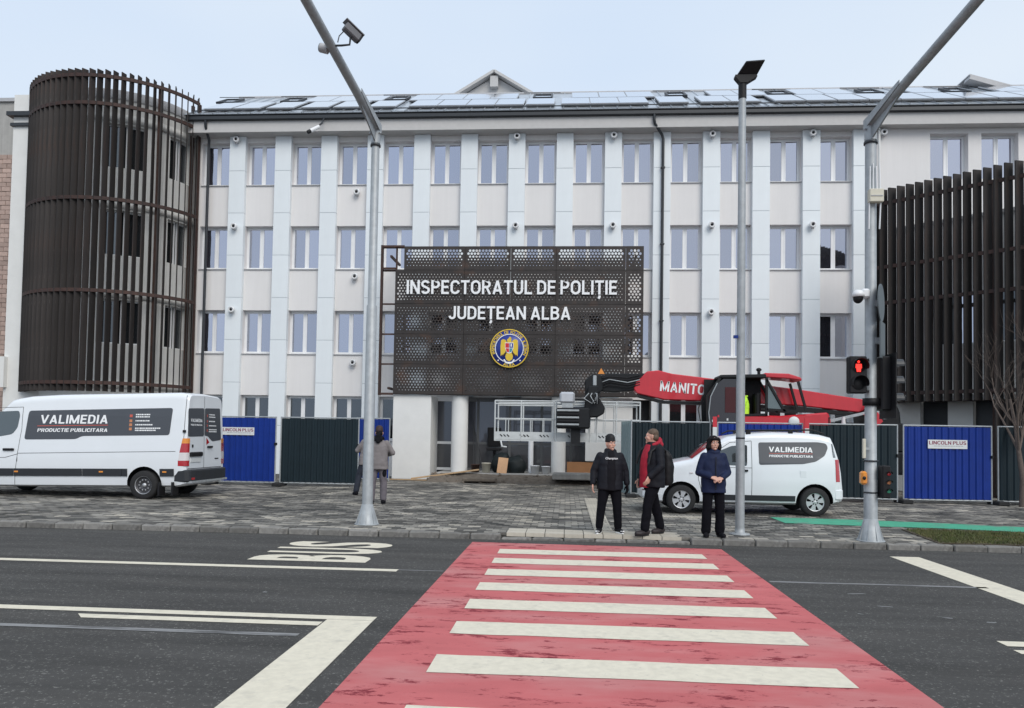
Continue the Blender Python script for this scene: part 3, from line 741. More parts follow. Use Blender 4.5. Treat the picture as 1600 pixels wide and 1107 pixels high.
for q, r in ((-12.5, RT), (-12, RT-.35), (-41, RT-.12)): x, y, _ = tp(q, r); mb.box(x-.055, x+.055, y-.055, y+.055, 2.9 if q > -30 else 3.1, 15.0)
mb.build('post', m_rust, scr)
scr2 = thing('slat_screen', 'straight screen of dark steel slats in front of the side block at the right', 'slat screen', (A_.x, A_.y, 0))
fang = math.atan2(D_.y, D_.x)+math.radians(90-37.7-90+90)   # same turn of the slats as on the tower
fm2 = fin_mesh(.295, .055, 7.27); fm3 = fin_mesh(.295, .055, 10.2)
s = .1; k = 0
while s < 6.6:
    longer = s > 3.72
    q = rp_(s, 0, .08 if longer else 3.0); piece(fm3 if longer else fm2, 'slat', scr2, q, math.radians(15.4)+random.uniform(-.02, .02)); s += .283; k += 1
for z in (9.8, 7.61, 6.38, 3.3):
    mb = MB(); mb.bar(rp_(0, .02, z), rp_(6.7, .02, z), .07, .12); mb.build('rail', m_rust, scr2)
mb = MB()
for s in (.05, 3.6, 6.6): q = rp_(s, .35, 0); mb.box(q[0]-.06, q[0]+.06, q[1]-.06, q[1]+.06, 0, 9.9)
mb.build('post', m_rust, scr2)

# neighbouring building at the far left
nb = thing('neighbour_building', 'old grey and pink brick building beyond the slat tower at the left edge', 'building', (-30, 31, 0))
mb = MB(); mb.box(-44, -23.3, 31, 44, 13.4, 15.7); mb.build('upper_wall', m_grey, nb)
mb = MB(); mb.box(-44, -23.25, 30.9, 31.2, 15.7, 15.85); mb.build('coping', m_sill, nb)
mb = MB(); mb.box(-44, -23.3, 31.0, 44, 0, 13.38); mb.build('brick_backing', m_mortar, nb)
bm_ = MB().box(-.19, .19, -.035, .03, .008, .192).mesh('brick', m_brick, bevel=.006)
random.seed(4); z = 0; i = 0; rest = MB(); cnt = 0
while z < 13.2:
    x = -23.5-(.2 if i % 2 else 0)
    while x > -25.8:
        if cnt < 300 and z > 3.2: piece(bm_, 'brick', nb, (x, 31.0+random.uniform(-.012, .012), z)); cnt += 1
        else: rest.box(x-.19, x+.19, 30.965+random.uniform(-.01, .01), 31.02, z+.008, z+.192)
        x -= .4
    z += .2; i += 1
rest.build('brickwork', m_brick, nb, kind='stuff')

# ================================================================== SIGN BOX OVER THE ENTRANCE
YS = 28.3
sign = thing('police_sign', 'big box of perforated rusty steel panels with white lettering and round emblem over the entrance', 'sign', (-1.9, YS, 3.1))
def perf_panel(x0, x1, z0, z1, clusters, rmax, rmin, uniform=False):
    """steel sheet with real round holes on a hexagonal grid; the holes swell towards the cluster centres (given in world x, z)"""
    mb = MB(); P = .119; py = P*.5; mb2 = []
    W_, H_ = x1-x0, z1-z0; nx = max(1, round(W_/P)); nz_ = max(1, round(H_/.105)); dx, dz = W_/nx, H_/nz_
    for j in range(nz_):
        off = .5 if j % 2 else 0
        za, zb = z0+j*dz, z0+(j+1)*dz; zc = (za+zb)/2
        cells = [(x0+(i+off)*dx, x0+(i+1+off)*dx) for i in range(nx-(1 if off else 0))]
        if off: mb.add([(x0, YS, za), (x0+.5*dx, YS, za), (x0+.5*dx, YS, zb), (x0, YS, zb)], [(0, 1, 2, 3)]); mb.add([(x1-.5*dx, YS, za), (x1, YS, za), (x1, YS, zb), (x1-.5*dx, YS, zb)], [(0, 1, 2, 3)])
        for xa, xb in cells:
            xc = (xa+xb)/2; edge = min(xc-x0, x1-xc, zc-z0, z1-zc)
            if uniform: f = min(1, max(.0, (zc-z0-.30)/.25))
            else: f = max([math.exp(-((xc-cx)/sx)**2-((zc-cz)/sz)**2) for cx, cz, sx, sz in clusters]+[0])
            r = rmin+(rmax-rmin)*f
            if edge < .08 or r < .010: mb.add([(xa, YS, za), (xb, YS, za), (xb, YS, zb), (xa, YS, zb)], [(0, 1, 2, 3)]); continue
            sq = [(xa, za), (xc, za), (xb, za), (xb, zc), (xb, zb), (xc, zb), (xa, zb), (xa, zc)]
            an = [225, 270, 315, 0, 45, 90, 135, 180]
            ring = [(xc+r*math.cos(math.radians(t)), zc+r*math.sin(math.radians(t))) for t in an]
            vs = [(p[0], YS, p[1]) for p in sq]+[(p[0], YS, p[1]) for p in ring]+[(p[0], YS+.012, p[1]) for p in ring]
            fs = [(q, (q+1) % 8, 8+(q+1) % 8, 8+q) for q in range(8)]+[(8+q, 8+(q+1) % 8, 16+(q+1) % 8, 16+q) for q in range(8)]
            mb.add(vs, fs)
    # folded edges of the sheet
    for a in ((x0, x0+.004, z0, z1), (x1-.004, x1, z0, z1)): mb.box(a[0], a[1], YS+.0005, YS+.05, a[2], a[3])
    for a in ((z0, z0+.004), (z1-.004, z1)): mb.box(x0+.004, x1-.004, YS+.0005, YS+.05, a[0], a[1])
    return mb
cols = [-6.49, -3.86, -2.14, -.45, 2.11, 2.77]
rows = [3.17, 4.30, 5.43, 6.57, 7.84, 8.74]
for r in range(5):
    for c in range(5):
        x0, x1, z0, z1 = cols[c]+.006, cols[c+1]-.006, rows[r]+.006, rows[r+1]-.006
        if r == 4 and c == 0: x0 = -6.16
        zc = (z0+z1)/2; cl = []
        if r == 0: cl = [(-5.55, zc, .42, .36), (-4.75, zc, .42, .30), (-2.95, zc, .5, .36), (-1.35, zc, .55, .36), (.55, zc, .6, .36), (1.6, zc, .4, .26)]
        if r == 1: cl = [(-5.4, zc, .6, .32), (-3.6, zc, .4, .26), (.2, zc, .6, .26), (1.2, zc, .6, .34), (-.9, zc, .4, .2), (-4.5, zc+.1, .5, .3)]
        if r == 2: cl = [(-5.7, zc-.1, .3, .3), (-4.8, zc, .5, .26), (1.0, zc, .5, .3), (-3.0, zc-.2, .3, .25), (-1.0, zc-.1, .5, .3)]
        if r == 3: cl = [(-6.6, zc-.2, .5, .5)]
        rmin = .018 if r in (2, 3) else .017
        if c == 4: cl = [(2.45, rows[r]+.55, .6, .5)]; rmin = .02
        if c == 4 and r == 0: cl = []
        mb = perf_panel(x0, x1, z0, z1, cl, .0505, rmin, uniform=(r == 4))
        mb.build('perforated_panel', m_corten, sign)
fb = MB()
for x in (-7.02, -6.46, -3.86, -.45, 2.73): fb.box(x-.03 if x < 2 else x-.03, x+.03, YS+.06, YS+.12, 3.17, 8.74)
fb.box(-7.05, -6.97, YS-.02, YS+.14, 3.12, 8.78)
fb.build('frame_post', m_rust, sign)
fb = MB()
for z in (3.19, 4.30, 5.43, 6.57, 7.84, 8.72): fb.box(-7.0, 2.76, YS+.121, YS+.17, z-.03, z+.03)
fb.build('frame_rail', m_rust, sign)
fb = MB()
for z in (3.17, 7.90, 8.74): fb.box(-6.97, -6.49 if z < 8 else -6.16, YS-.01, YS+.06, z-.035, z+.035)
fb.build('frame_bracket', m_rust, sign)
for x in (-6.7, -3.9, -.5, 2.5):
    for z in (3.4, 8.4): MB().box(x-.04, x+.04, YS+.17, 29.98, z-.04, z+.04).build('wall_arm', m_rust, sign)

def solid_word(s, x0, x1, z0, z1, y, depth, m, parent):
    """each letter of a raised sign is a piece of its own"""
    lay, tot = layout(s); k = (x1-x0)/tot
    for ch, x in lay:
        mb = MB(); glyph_mesh(mb, ch, lambda u, v, w: (x0+(x+u)*k, y-w, z0+v*(z1-z0)), depth, layer=.002); mb.build('letter', m, parent)
solid_word('INSPECTORATUL DE POLI\u021aIE', -6.03, 1.79, 6.92, 7.44, YS-.03, .05, m_white, sign)
solid_word('JUDE\u021aEAN ALBA', -4.43, .10, 5.98, 6.47, YS-.03, .05, m_white, sign)
# round emblem
EX, EZ, ER, EY = -2.135, 4.90, .71, YS-.10
disc = MB(); disc.lathe((EX, EY, EZ), [(.001, -.012), (ER, -.012), (ER, .07), (.001, .07)], 'y', 48); ed = disc.build('emblem', m_eblue, sign)
def ering(r0, r1, y, m, name):
    mb = MB(); mb.lathe((EX, EY, EZ), [(r0, y), (r0, y-.008), (r1, y-.008), (r1, y)], 'y', 48); mb.build(name, m, ed)
ering(ER-.035, ER+.005, -.012, m_gold, 'rim'); ering(.505, .535, -.012, m_white, 'inner_ring')
def epoly(pts, m, name, y=-.02, th=.012):
    mb = MB(); mb.prism([(EX+a*ER, EZ+b*ER) for a, b in pts], EY+y-th, EY+y); mb.build(name, m, ed)
wing = [(-.12, .30), (-.20, .44), (-.33, .48), (-.43, .42), (-.46, .1), (-.44, -.42), (-.36, -.30), (-.33, -.42), (-.25, -.28), (-.2, -.2), (-.16, 0)]
epoly(wing, m_gold, 'eagle_wing'); epoly([(-a, b) for a, b in wing], m_gold, 'eagle_wing')
epoly([(-.10, .30), (-.13, .45), (-.05, .52), (.03, .62), (.10, .55), (.11, .30)], m_gold, 'eagle_head')
epoly([(-.14, -.22), (-.20, -.42), (-.16, -.58), (0, -.68), (.16, -.58), (.20, -.42), (.14, -.22)], m_gold, 'eagle_tail')
for sx in (-1, 1): epoly([(sx*.12, -.26), (sx*.30, -.42), (sx*.36, -.38), (sx*.2, -.2)], m_rust, 'eagle_leg', -.021)
epoly([(-.22, .30), (.22, .30), (.22, .0), (.12, -.22), (0, -.27), (-.12, -.22), (-.22, .0)], m_white, 'shield', -.033, .006)
epoly([(-.20, .27), (-.01, .27), (-.01, .03), (-.20, .03)], m_ered, 'shield_field', -.040, .004); epoly([(.01, .27), (.20, .27), (.20, .03), (.01, .03)], m_eblue, 'shield_field', -.040, .004)
epoly([(-.19, .0), (-.01, .0), (-.01, -.22), (-.12, -.18)], m_ered, 'shield_field', -.040, .004); epoly([(.01, .0), (.19, .0), (.12, -.18), (.01, -.22)], m_ecyan, 'shield_field', -.040, .004)
epoly([(.07, .24), (.13, .24), (.13, .08), (.07, .08)], m_white, 'shield_charge', -.045, .004)
epoly([(-.30, -.60), (-.24, -.56), (-.14, -.70), (0, -.745), (.14, -.70), (.24, -.56), (.30, -.60), (.18, -.77), (0, -.81), (-.18, -.77)], m_white, 'ribbon', -.02)
def ring_text(s, r, a0, a1, h, m, name, flip=False):
    mb = MB(); n = len(s)
    for i, ch in enumerate(s):
        if ch == ' ': continue
        a = math.radians(a0+(a1-a0)*(i+.5)/n); vs, fs = text_data(ch, .03); xs = [v.x for v in vs]; cx = (min(xs)+max(xs))/2
        k = h/.73; rot = a-PI/2 if not flip else a+PI/2
        c, s_ = math.cos(rot), math.sin(rot)
        bx, bz = EX+r*math.cos(a), EZ+r*math.sin(a)
        mb.add([(bx+((v.x-cx)*k*c-(v.y*k-h/2)*s_), EY-.022, bz+((v.x-cx)*k*s_+(v.y*k-h/2)*c)) for v in vs], fs)
    mb.build(name, m, ed)
ring_text('INSPECTORATUL DE POLIȚIE JUDEȚEAN', .605, 203, -23, .105, m_gold, 'rim_lettering')
ring_text('ALBA', .605, 250, 290, .105, m_gold, 'rim_lettering', True)
for a in (228, 312): q = (EX+.605*math.cos(math.radians(a)), EZ+.605*math.sin(math.radians(a))); MB().lathe((q[0], EY-.012, q[1]), [(.001, -.01), (.028, -.01), (.028, 0)], 'y', 8).build('star_dot', m_white, ed)

# ================================================================== WALL SPOTLIGHTS AND CAMERA UNDER THE EAVES
mb = MB(); mb.box(-.05, .05, -.05, 0, -.05, .05); spot_base = mb.mesh('bracket', m_pvc)
mb = MB(); mb.lathe((0, -.05, 0), [(.02, 0), (.115, -.03), (.13, -.10), (.115, -.16), (.08, -.165), (.075, -.14), (.001, -.14)], 'y', 18); spot_body = mb.mesh('housing', m_pvc)
mb = MB(); mb.lathe((0, -.215, 0), [(.001, 0), (.05, 0), (.05, .02)], 'y', 14); spot_lens = mb.mesh('lens', m_black)
mb = MB(); mb.lathe((0, -.13, -.12), [(.001, -.03), (.07, -.03), (.05, .02), (.001, .03)], 'z', 12); spot_low = mb.mesh('lower_head', m_sill)
ordn = ['first', 'second', 'third', 'fourth', 'fifth', 'sixth', 'seventh', 'eighth', 'ninth', 'tenth', 'eleventh', 'twelfth', 'thirteenth', 'fourteenth']
def spot(x, z, y, lab):
    t = thing('wall_spotlight', lab, 'spotlight', (x, y, z), 'small white spotlights on the facade')
    for nm, me_ in (('bracket', spot_base), ('housing', spot_body), ('lens', spot_lens), ('lower_head', spot_low)): link(nm, me_, t)
fl = {13.5: 'just under the eaves', 9.95: 'above the second floor windows', 6.57: 'above the first floor windows'}
for i, zz in ((0, (13.5, 9.95, 6.57)), (6, (13.5, 9.95)), (8, (13.5, 9.95)), (10, (13.5, 9.95, 6.57)), (12, (13.5, 9.95))):
    for z in zz: spot(pil_x[i], z, YP, 'small white spotlight on the %s blue pilaster from the left, %s' % (ordn[i], fl[z]))
for z, w in ((11.38, 'below the top windows'), (7.96, 'below the second floor windows'), (4.50, 'below the first floor windows')):
    spot(-8.53, z, YW, 'small white spotlight on the beige wall beside the left mast, %s' % w)
spot(11.95, 13.5, 30.0, 'small white spotlight on plain beige wall right of the last pilaster')
t = thing('bullet_camera', 'small white bullet camera on a dark arm hanging from the eaves', 'camera', (-9.75, 29.4, 14.1))
mb = MB(); mb.tube([(-9.75, 29.42, 14.12), (-9.76, 29.2, 13.85), (-9.88, 29.1, 13.68)], .035, 8); mb.build('arm', m_dark, t)
mb = MB(); mb.tube([(-9.85, 29.15, 13.70), (-10.12, 28.9, 13.42)], [.07, .075], 12); mb.build('housing', m_pvc, t)
mb = MB(); mb.tube([(-10.11, 28.91, 13.43), (-10.19, 28.84, 13.35)], [.078, .07], 12); mb.build('lens_hood', m_black, t)

# ================================================================== FENCE PANELS
sheet_cache = {}
def corr(w, h, pitch=.18, d=.035):
    """corrugated sheet profile in local x, ribs towards the street"""
    mb = MB(); n = int(w/pitch); p = []
    e = (w-n*pitch)/2; x = 0; p.append((0, 0)); x = e
    for i in range(n):
        p += [(x+.01, 0), (x+.04, -d), (x+.085, -d), (x+.115, 0)]; x += pitch
    p.append((w, 0)); k = len(p)
    vs = [(a, b, 0) for a, b in p]+[(a, b, h) for a, b in p]; mb.add(vs, [(i, i+1, k+i+1, k+i) for i in range(k-1)])
    vs = [(a, b+.004, 0) for a, b in p]+[(a, b+.004, h) for a, b in p]; mb.add(vs, [(i, k+i, k+i+1, i+1) for i in range(k-1)])
    return mb
def fence_panel(p0, p1, m, lab, sticker=None, h=2.02, z0=.10):
    p0, p1 = Vector((*p0, 0)), Vector((*p1, 0)); d = p1-p0; L = d.length; ang = math.atan2(d.y, d.x)
    t = thing('fence_panel', lab, 'fence panel', p0, 'corrugated site fence panels', ang)
    def pt(mb, name, mm, par=t, bevel=0): return link(name, mb.mesh(name, mm, (0, 0, 0), bevel), par)
    mb = corr(L-.10, h-.06); q = pt(mb, 'corrugated_sheet', m); q.location = (.05, 0, z0+.03)
    for x in (.03, L-.03): pt(MB().tube([(x, 0, .02), (x, 0, z0+h+.02)], .021, 8), 'post', m_galv)
    for z in (z0, z0+h): pt(MB().tube([(.03, 0, z), (L-.03, 0, z)], .021, 8), 'rail', m_galv)
    pt(MB().box(-.12, .16, -.32, .30, .0, .11), 'foot_block', m_rubber, bevel=.02)
    pt(MB().box(L-.06, L+.0, -.06, .05, 1.25, 1.33), 'clamp', m_machdark)
    if sticker:
        a, b, c, e = sticker
        s = pt(MB().box(a, b, -.046, -.040, c, e), 'banner', m_plate)
        mb = MB(); flat_word(mb, 'LINCOLN PLUS', lambda u, v: (u, -.048, v), a+.03, b-.03, c+(e-c)*.46, c+(e-c)*.86, t=.17); pt(mb, 'banner_lettering', mat('banner red', (.22, .02, .06), .6), s)
        mb = MB(); x = a+.16; random.seed(2)
        while x < b-.16: w = random.uniform(.03, .08); mb.add([(x, -.048, c+.06), (x+w, -.048, c+.06), (x+w, -.048, c+.08), (x, -.048, c+.08)], [(0, 1, 2, 3)]); x += w+.012
        pt(mb, 'banner_small_print', m_sill, s)
    return t
fence_panel((-13.4, 23.3), (-11.1, 23.25), m_shdark, 'dark corrugated fence panel mostly hidden behind the white delivery van')
fence_panel((-11.05, 23.25), (-8.92, 23.2), m_shblue, 'blue corrugated fence panel with white banner beside the white delivery van', (.38, 1.42, 1.55, 1.79))
fence_panel((-8.82, 23.2), (-6.33, 23.25), m_shdark, 'dark green grey corrugated fence panel behind the left mast, next to the blue one')
fence_panel((-7.3, 26.3), (-6.10, 26.4), m_shblue, 'blue corrugated fence panel set back beside the square white column', h=2.1)
fence_panel((1.80, 21.75), (4.03, 21.7), m_shdark, 'dark corrugated fence panel behind the man in the red hoodie')
fence_panel((4.17, 21.7), (6.53, 21.68), m_shblue, 'blue corrugated fence panel behind the small white van')
fence_panel((6.63, 21.68), (9.05, 21.66), m_shdark, 'dark corrugated fence panel behind the traffic light mast')
fence_panel((9.16, 21.68), (11.55, 21.72), m_shblue, 'blue corrugated fence panel with white banner right of the traffic light mast', (.66, 1.70, 1.50, 1.74))
fence_panel((11.66, 21.72), (14.1, 21.75), m_shdark, 'dark corrugated fence panel at the right edge behind the bare tree')
t = thing('fence_panel', 'pale grey green corrugated sheet turned edgeways beside the dark fence panel', 'fence panel', (1.62, 22.6, 0), 'corrugated site fence panels', math.radians(-78))
link('corrugated_sheet', corr(.95, 2.05).mesh('corrugated_sheet', m_shgrey), t, (0, 0, .08)); link('post', MB().tube([(.97, 0, 0), (.97, 0, 2.16)], .021, 8).mesh('post', m_galv), t)
def warning_post(x, y, lab):
    t = thing('warning_post', lab, 'warning post', (x, y, 0), 'red and white posts on the fence')
    for k in range(7): link('band', MB().box(-.055, .055, -.02, .02, .25+k*.29, .54+k*.29).mesh('band', m_machred if k % 2 == 0 else m_plate), t)
    link('post', MB().tube([(0, .03, 0), (0, .03, 2.28)], .02, 8).mesh('post', m_galv), t)
warning_post(4.10, 21.58, 'red and white striped post left of the blue panel behind the woman')
warning_post(6.58, 21.56, 'red and white striped post right of the blue panel behind the small van')

# ================================================================== VEHICLES
class Body:
    """a van body lofted from side silhouette H(x), underside B(x), plan taper W(x) and side profile P(z); local x runs along the van"""
    def __init__(s, H, B, Wd, P, half, rc): s.H, s.B, s.W, s.P, s.half, s.rc = H, B, Wd, P, half, rc
    def itp(s, t, x):
        if x <= t[0][0]: return t[0][1]
        for (a, p), (b, q) in zip(t[:-1], t[1:]):
            if x <= b:
                k = (x-a)/(b-a); return p+(q-p)*k
        return t[-1][1]
    def side(s, x, z): return s.half*s.itp(s.W, x)*s.itp(s.P, z)
    def section(s, x):
        h, b, rc = s.itp(s.H, x), s.itp(s.B, x), s.rc; zt = h-rc; pts = [(0, b)]
        N = 16
        pts.append((s.side(x, b)*.93, b))
        for i in range(N+1): z = b+.04+(zt-b-.04)*i/N; pts.append((s.side(x, z), z))
        y0 = s.side(x, zt); ry = rc*1.05
        for i in range(1, 7):
            a = PI/2*i/6; pts.append((y0-ry*(1-math.cos(a)), zt+rc*math.sin(a)))
        pts.append((0, h+.025)); return pts
    def mesh(s, xs, m, arches, name):
        mb = MB(); secs = []
        for x in xs:
            p = s.section(x); secs.append([(x, -y, z) for y, z in p]+[(x, y, z) for y, z in p[-2:0:-1]])
        n = len(secs[0]); vs = [v for q in secs for v in q]
        fs = [(i*n+j, i*n+(j+1) % n, (i+1)*n+(j+1) % n, (i+1)*n+j) for i in range(len(xs)-1) for j in range(n)]
        mb.add(vs, fs, 0, True); mb.add(secs[0], [list(range(n))], 0); mb.add(secs[-1], [list(range(n))[::-1]], 0)
        b = bmesh.new(); me = mb.mesh(name, [m, m_black]); b.from_mesh(me); bmesh.ops.remove_doubles(b, verts=b.verts, dist=1e-5); bmesh.ops.recalc_face_normals(b, faces=b.faces); b.to_mesh(me); b.free()
        cut = MB()
        for ax, az, ar in arches:
            for sg in (-1, 1):
                cut.tube([(ax, sg*(s.half-.30), az), (ax, sg*(s.half+.2), az)], ar, 28, 1, sm=False)
        cm = cut.mesh('cut', [m, m_black]); co = bpy.data.objects.new('cut', cm); COL.objects.link(co)
        def f(o):
            md = o.modifiers.new('b', 'BOOLEAN'); md.operation = 'DIFFERENCE'; md.solver = 'EXACT'; md.object = co
        r = modded(me, f); bpy.data.objects.remove(co)
        r.set_sharp_from_angle(angle=math.radians(38)); return r
    def on_side(s, off, sg=-1): return lambda x, z: (x, sg*(s.side(x, z)+off), z)

def poly_part(fn, pts, name, m, par, sub=True):
    """a flat shape laid on a curved side: cut into a grid, then bent onto the body"""
    b = bmesh.new(); b.faces.new([b.verts.new((p[0], 0, p[1])) for p in pts])
    if sub:
        for ax, st in ((2, .05), (0, .2)):
            lo, hi = min(v.co[ax] for v in b.verts), max(v.co[ax] for v in b.verts); c = math.ceil(lo/st)*st
            while c < hi:
                n = [0, 0, 0]; n[ax] = 1; co = [0, 0, 0]; co[ax] = c+1e-4
                bmesh.ops.bisect_plane(b, geom=b.verts[:]+b.edges[:]+b.faces[:], plane_co=co, plane_no=n); c += st
    bmesh.ops.triangulate(b, faces=b.faces)
    for v in b.verts: v.co = Vector(fn(v.co.x, v.co.z))
    me = bpy.data.meshes.new(name); b.to_mesh(me); b.free(); me.materials.append(m); return link(name, me, par)
def rounded(pts, r, n=4):
    out = []; N = len(pts)
    for i in range(N):
        p0, p, p1 = Vector(pts[i-1]), Vector(pts[i]), Vector(pts[(i+1) % N]); a, b = (p0-p), (p1-p)
        k = min(r, a.length*.45, b.length*.45); A, B = p+a.normalized()*k, p+b.normalized()*k
        for j in range(n+1):
            t = j/n; q = A*(1-t)**2+p*2*t*(1-t)+B*t*t; out.append((q.x, q.y))
    return out
def gap_line(fn, path, w, par, name='panel_gap', m=None):
    mb = MB(); pts = []
    for (a, b), (c, d) in zip(path[:-1], path[1:]):
        k = max(1, int(math.hypot(c-a, d-b)/.1)); pts += [(a+(c-a)*i/k, b+(d-b)*i/k) for i in range(k)]
    pts.append(path[-1]); L, R_ = _stroke(pts, w); n = len(L)
    mb.add([fn(*p) for p in L]+[fn(*p) for p in R_], [(i, i+1, n+i+1, n+i) for i in range(n-1)]); return link(name, mb.mesh(name, m or m_black), par)

def wheel(par, x, y, z, r, w, kind, sg=-1):
    """tyre, rim and cover; sg = side the outside faces (-1 towards the street)"""
    t = MB(); t.lathe((0, 0, 0), [(r*.62, -w/2), (r*.9, -w/2-.005), (r*.975, -w/2+.02), (r, -w/2+.05), (r, w/2-.05), (r*.975, w/2-.02), (r*.9, w/2+.005), (r*.62, w/2)], 'y', 36)
    o = link('wheel', None, par, (x, y, z)); link('tyre', t.mesh('tyre', m_rubber), o)
    h = MB(); f = sg*(w/2-.02)
    if kind == 'steel':
        h.lathe((0, 0, 0), [(.001, f*.55), (r*.2, f*.5), (r*.26, f*.75), (r*.42, f*.62), (r*.54, f*.55), (r*.60, f*1.0), (r*.64, f*1.0), (r*.64, -f)], 'y', 32)
        link('rim', h.mesh('rim', m_steelrim), o)
        k = MB(); k.lathe((0, 0, 0), [(.001, f*.8), (r*.13, f*.78), (r*.15, f*.5)], 'y', 12)
        for i in range(10):
            a = 2*PI*i/10; k.ball((r*.36*math.cos(a), f*.72, r*.36*math.sin(a)), (.016, .012, .016), 6)
        link('hub_cap', k.mesh('hub_cap', m_alu), o)
        k = MB(); k.lathe((0, 0, 0), [(r*.585, f*1.0), (r*.60, f*1.05), (r*.645, f*1.03), (r*.655, f*.9)], 'y', 32); link('rim_edge', k.mesh('rim_edge', m_alu), o)
    else:
        h.lathe((0, 0, 0), [(.001, f*.35), (r*.60, f*.35), (r*.66, f*.9)], 'y', 32); link('rim', h.mesh('rim', m_black), o)
        k = MB(); k.lathe((0, 0, 0), [(r*.565, f*.85), (r*.6, f*1.06), (r*.655, f*1.04), (r*.665, f*.8)], 'y', 36)
        k.lathe((0, 0, 0), [(.001, f*1.0), (r*.11, f*1.0), (r*.16, f*.9), (r*.17, f*.5)], 'y', 20)
        for i in range(6):
            a = 2*PI*i/6+.26; ca, sa = math.cos(a), math.sin(a); pts = []
            for rr, hw in ((r*.10, .042), (r*.30, .036), (r*.50, .055), (r*.585, .085)): pts.append((rr, hw))
            top = [(rr*ca-hw*sa, rr*sa+hw*ca) for rr, hw in pts]; bot = [(rr*ca+hw*sa, rr*sa-hw*ca) for rr, hw in pts]; n = len(pts)
            v = [(p[0], f*1.0, p[1]) for p in top]+[(p[0], f*1.0, p[1]) for p in bot]+[(p[0], f*.55, p[1]) for p in top]+[(p[0], f*.55, p[1]) for p in bot]
            k.add(v, [(i_, i_+1, n+i_+1, n+i_) for i_ in range(n-1)]+[(i_, 2*n+i_, 2*n+i_+1, i_+1) for i_ in range(n-1)]+[(n+i_, n+i_+1, 3*n+i_+1, 3*n+i_) for i_ in range(n-1)])
        link('wheel_cover', k.mesh('wheel_cover', m_rim), o)
    return o

# ---- long white delivery van, seen from its left rear corner; its nose points out of the picture on the left
van = thing('delivery_van', 'long high white delivery van with charcoal VALIMEDIA side panel parked by the blue fence', 'van', (-9.0, 18.72, 0))
van.rotation_euler.y = math.radians(-.9)*1
# local x: 0 at the rear face, negative towards the nose
vb = Body(H=[(-6.2, .95), (-6.0, 1.12), (-5.3, 1.30), (-4.95, 1.75), (-4.66, 2.22), (-4.45, 2.42), (-4.0, 2.49), (-3.2, 2.53), (-.25, 2.57), (-.05, 2.54), (0, 2.50)],
          B=[(-6.2, .40), (-5.9, .30), (-.2, .30), (0, .36)],
          Wd=[(-6.2, .72), (-6.05, .86), (-5.6, .96), (-5.0, 1.0), (-.3, 1.0), (-.08, .985), (0, .95)],
          P=[(.3, .95), (.5, .985), (.75, 1.0), (1.1, .995), (1.45, .97), (2.0, .925), (2.3, .885), (2.6, .84)], half=1.03, rc=.17)
xs = [-6.2, -6.12, -6.0, -5.8, -5.5, -5.3, -5.1, -4.95, -4.8, -4.66, -4.55, -4.45, -4.3, -4.1]+[-4+.25*i for i in range(15)]+[-.25, -.15, -.08, -.03, 0]
link('body', vb.mesh(xs, m_vanwhite, [(-1.02, .36, .43), (-5.35, .42, .43)], 'body'), van)
sd_ = vb.on_side(.004); sd2 = vb.on_side(.008)
X0 = lambda wx: wx+9.0
dec = rounded([(X0(-12.98), 2.13), (X0(-9.37), 2.19), (X0(-9.42), 1.535), (X0(-11.6), 1.515), (X0(-11.74), 1.44), (X0(-13.05), 1.43)], .07)
dp = poly_part(sd_, dec, 'side_panel', m_decal, van)
mb = MB(); flat_word(mb, 'VALIMEDIA', sd2, X0(-12.69)+.02, X0(-10.96)-.02, 1.815, 2.025, t=.17, shear=.06, gap=.13); link('lettering', mb.mesh('lettering', m_white), dp)
mb = MB(); flat_word(mb, 'PRODUCTIE PUBLICITARA', sd2, X0(-12.73), X0(-10.97), 1.615, 1.70, t=.19, shear=.1, gap=.12); link('lettering', mb.mesh('lettering', m_white), dp)
gap_line(sd2, [(X0(-12.74), 1.76), (X0(-10.96), 1.778)], .016, dp, 'red_line', m_redline)
mb = MB(); random.seed(8)
for zz, x1 in ((2.03, -9.93), (1.975, -9.93), (1.88, -9.95), (1.785, -9.9), (1.70, -9.68), (1.65, -9.76)):
    x = X0(-10.28)
    while x < X0(x1): 
        w = random.uniform(.02, .055); mb.add([sd2(x, zz-.014), sd2(x+w, zz-.014), sd2(x+w, zz+.016), sd2(x, zz+.016)], [(0, 1, 2, 3)]); x += w+.010
link('contact_lines', mb.mesh('contact_lines', m_white), dp)['kind'] = 'stuff'
for zz in (2.0, 1.88, 1.785, 1.685): poly_part(sd2, [(X0(-10.43), zz-.032), (X0(-10.36), zz-.032), (X0(-10.36), zz+.032), (X0(-10.43), zz+.032)], 'contact_icon', m_orange if zz < 1.95 else m_redline, dp)
poly_part(sd_, rounded([(X0(-13.75), 2.11), (X0(-13.24), 2.13), (X0(-13.20), 2.02), (X0(-13.24), 1.72), (X0(-13.36), 1.56), (X0(-14.3), 1.40), (X0(-14.3), 1.55)], .06), 'door_window', m_carglass, van)
for path in ([(X0(-13.14), 2.22), (X0(-13.13), 1.7), (X0(-13.20), 1.04), (X0(-13.27), .34)], [(X0(-13.14), 2.22), (X0(-14.0), 2.20)], [(X0(-13.19), 1.10), (X0(-9.25), 1.15)], [(X0(-14.2), .98), (X0(-13.5), 1.0), (X0(-13.2), 1.08)], [(-.07, 1.45), (-.06, 2.50)], [(X0(-13.2), 1.0), (X0(-13.2), .9)]): gap_line(sd_, path, .010, van)
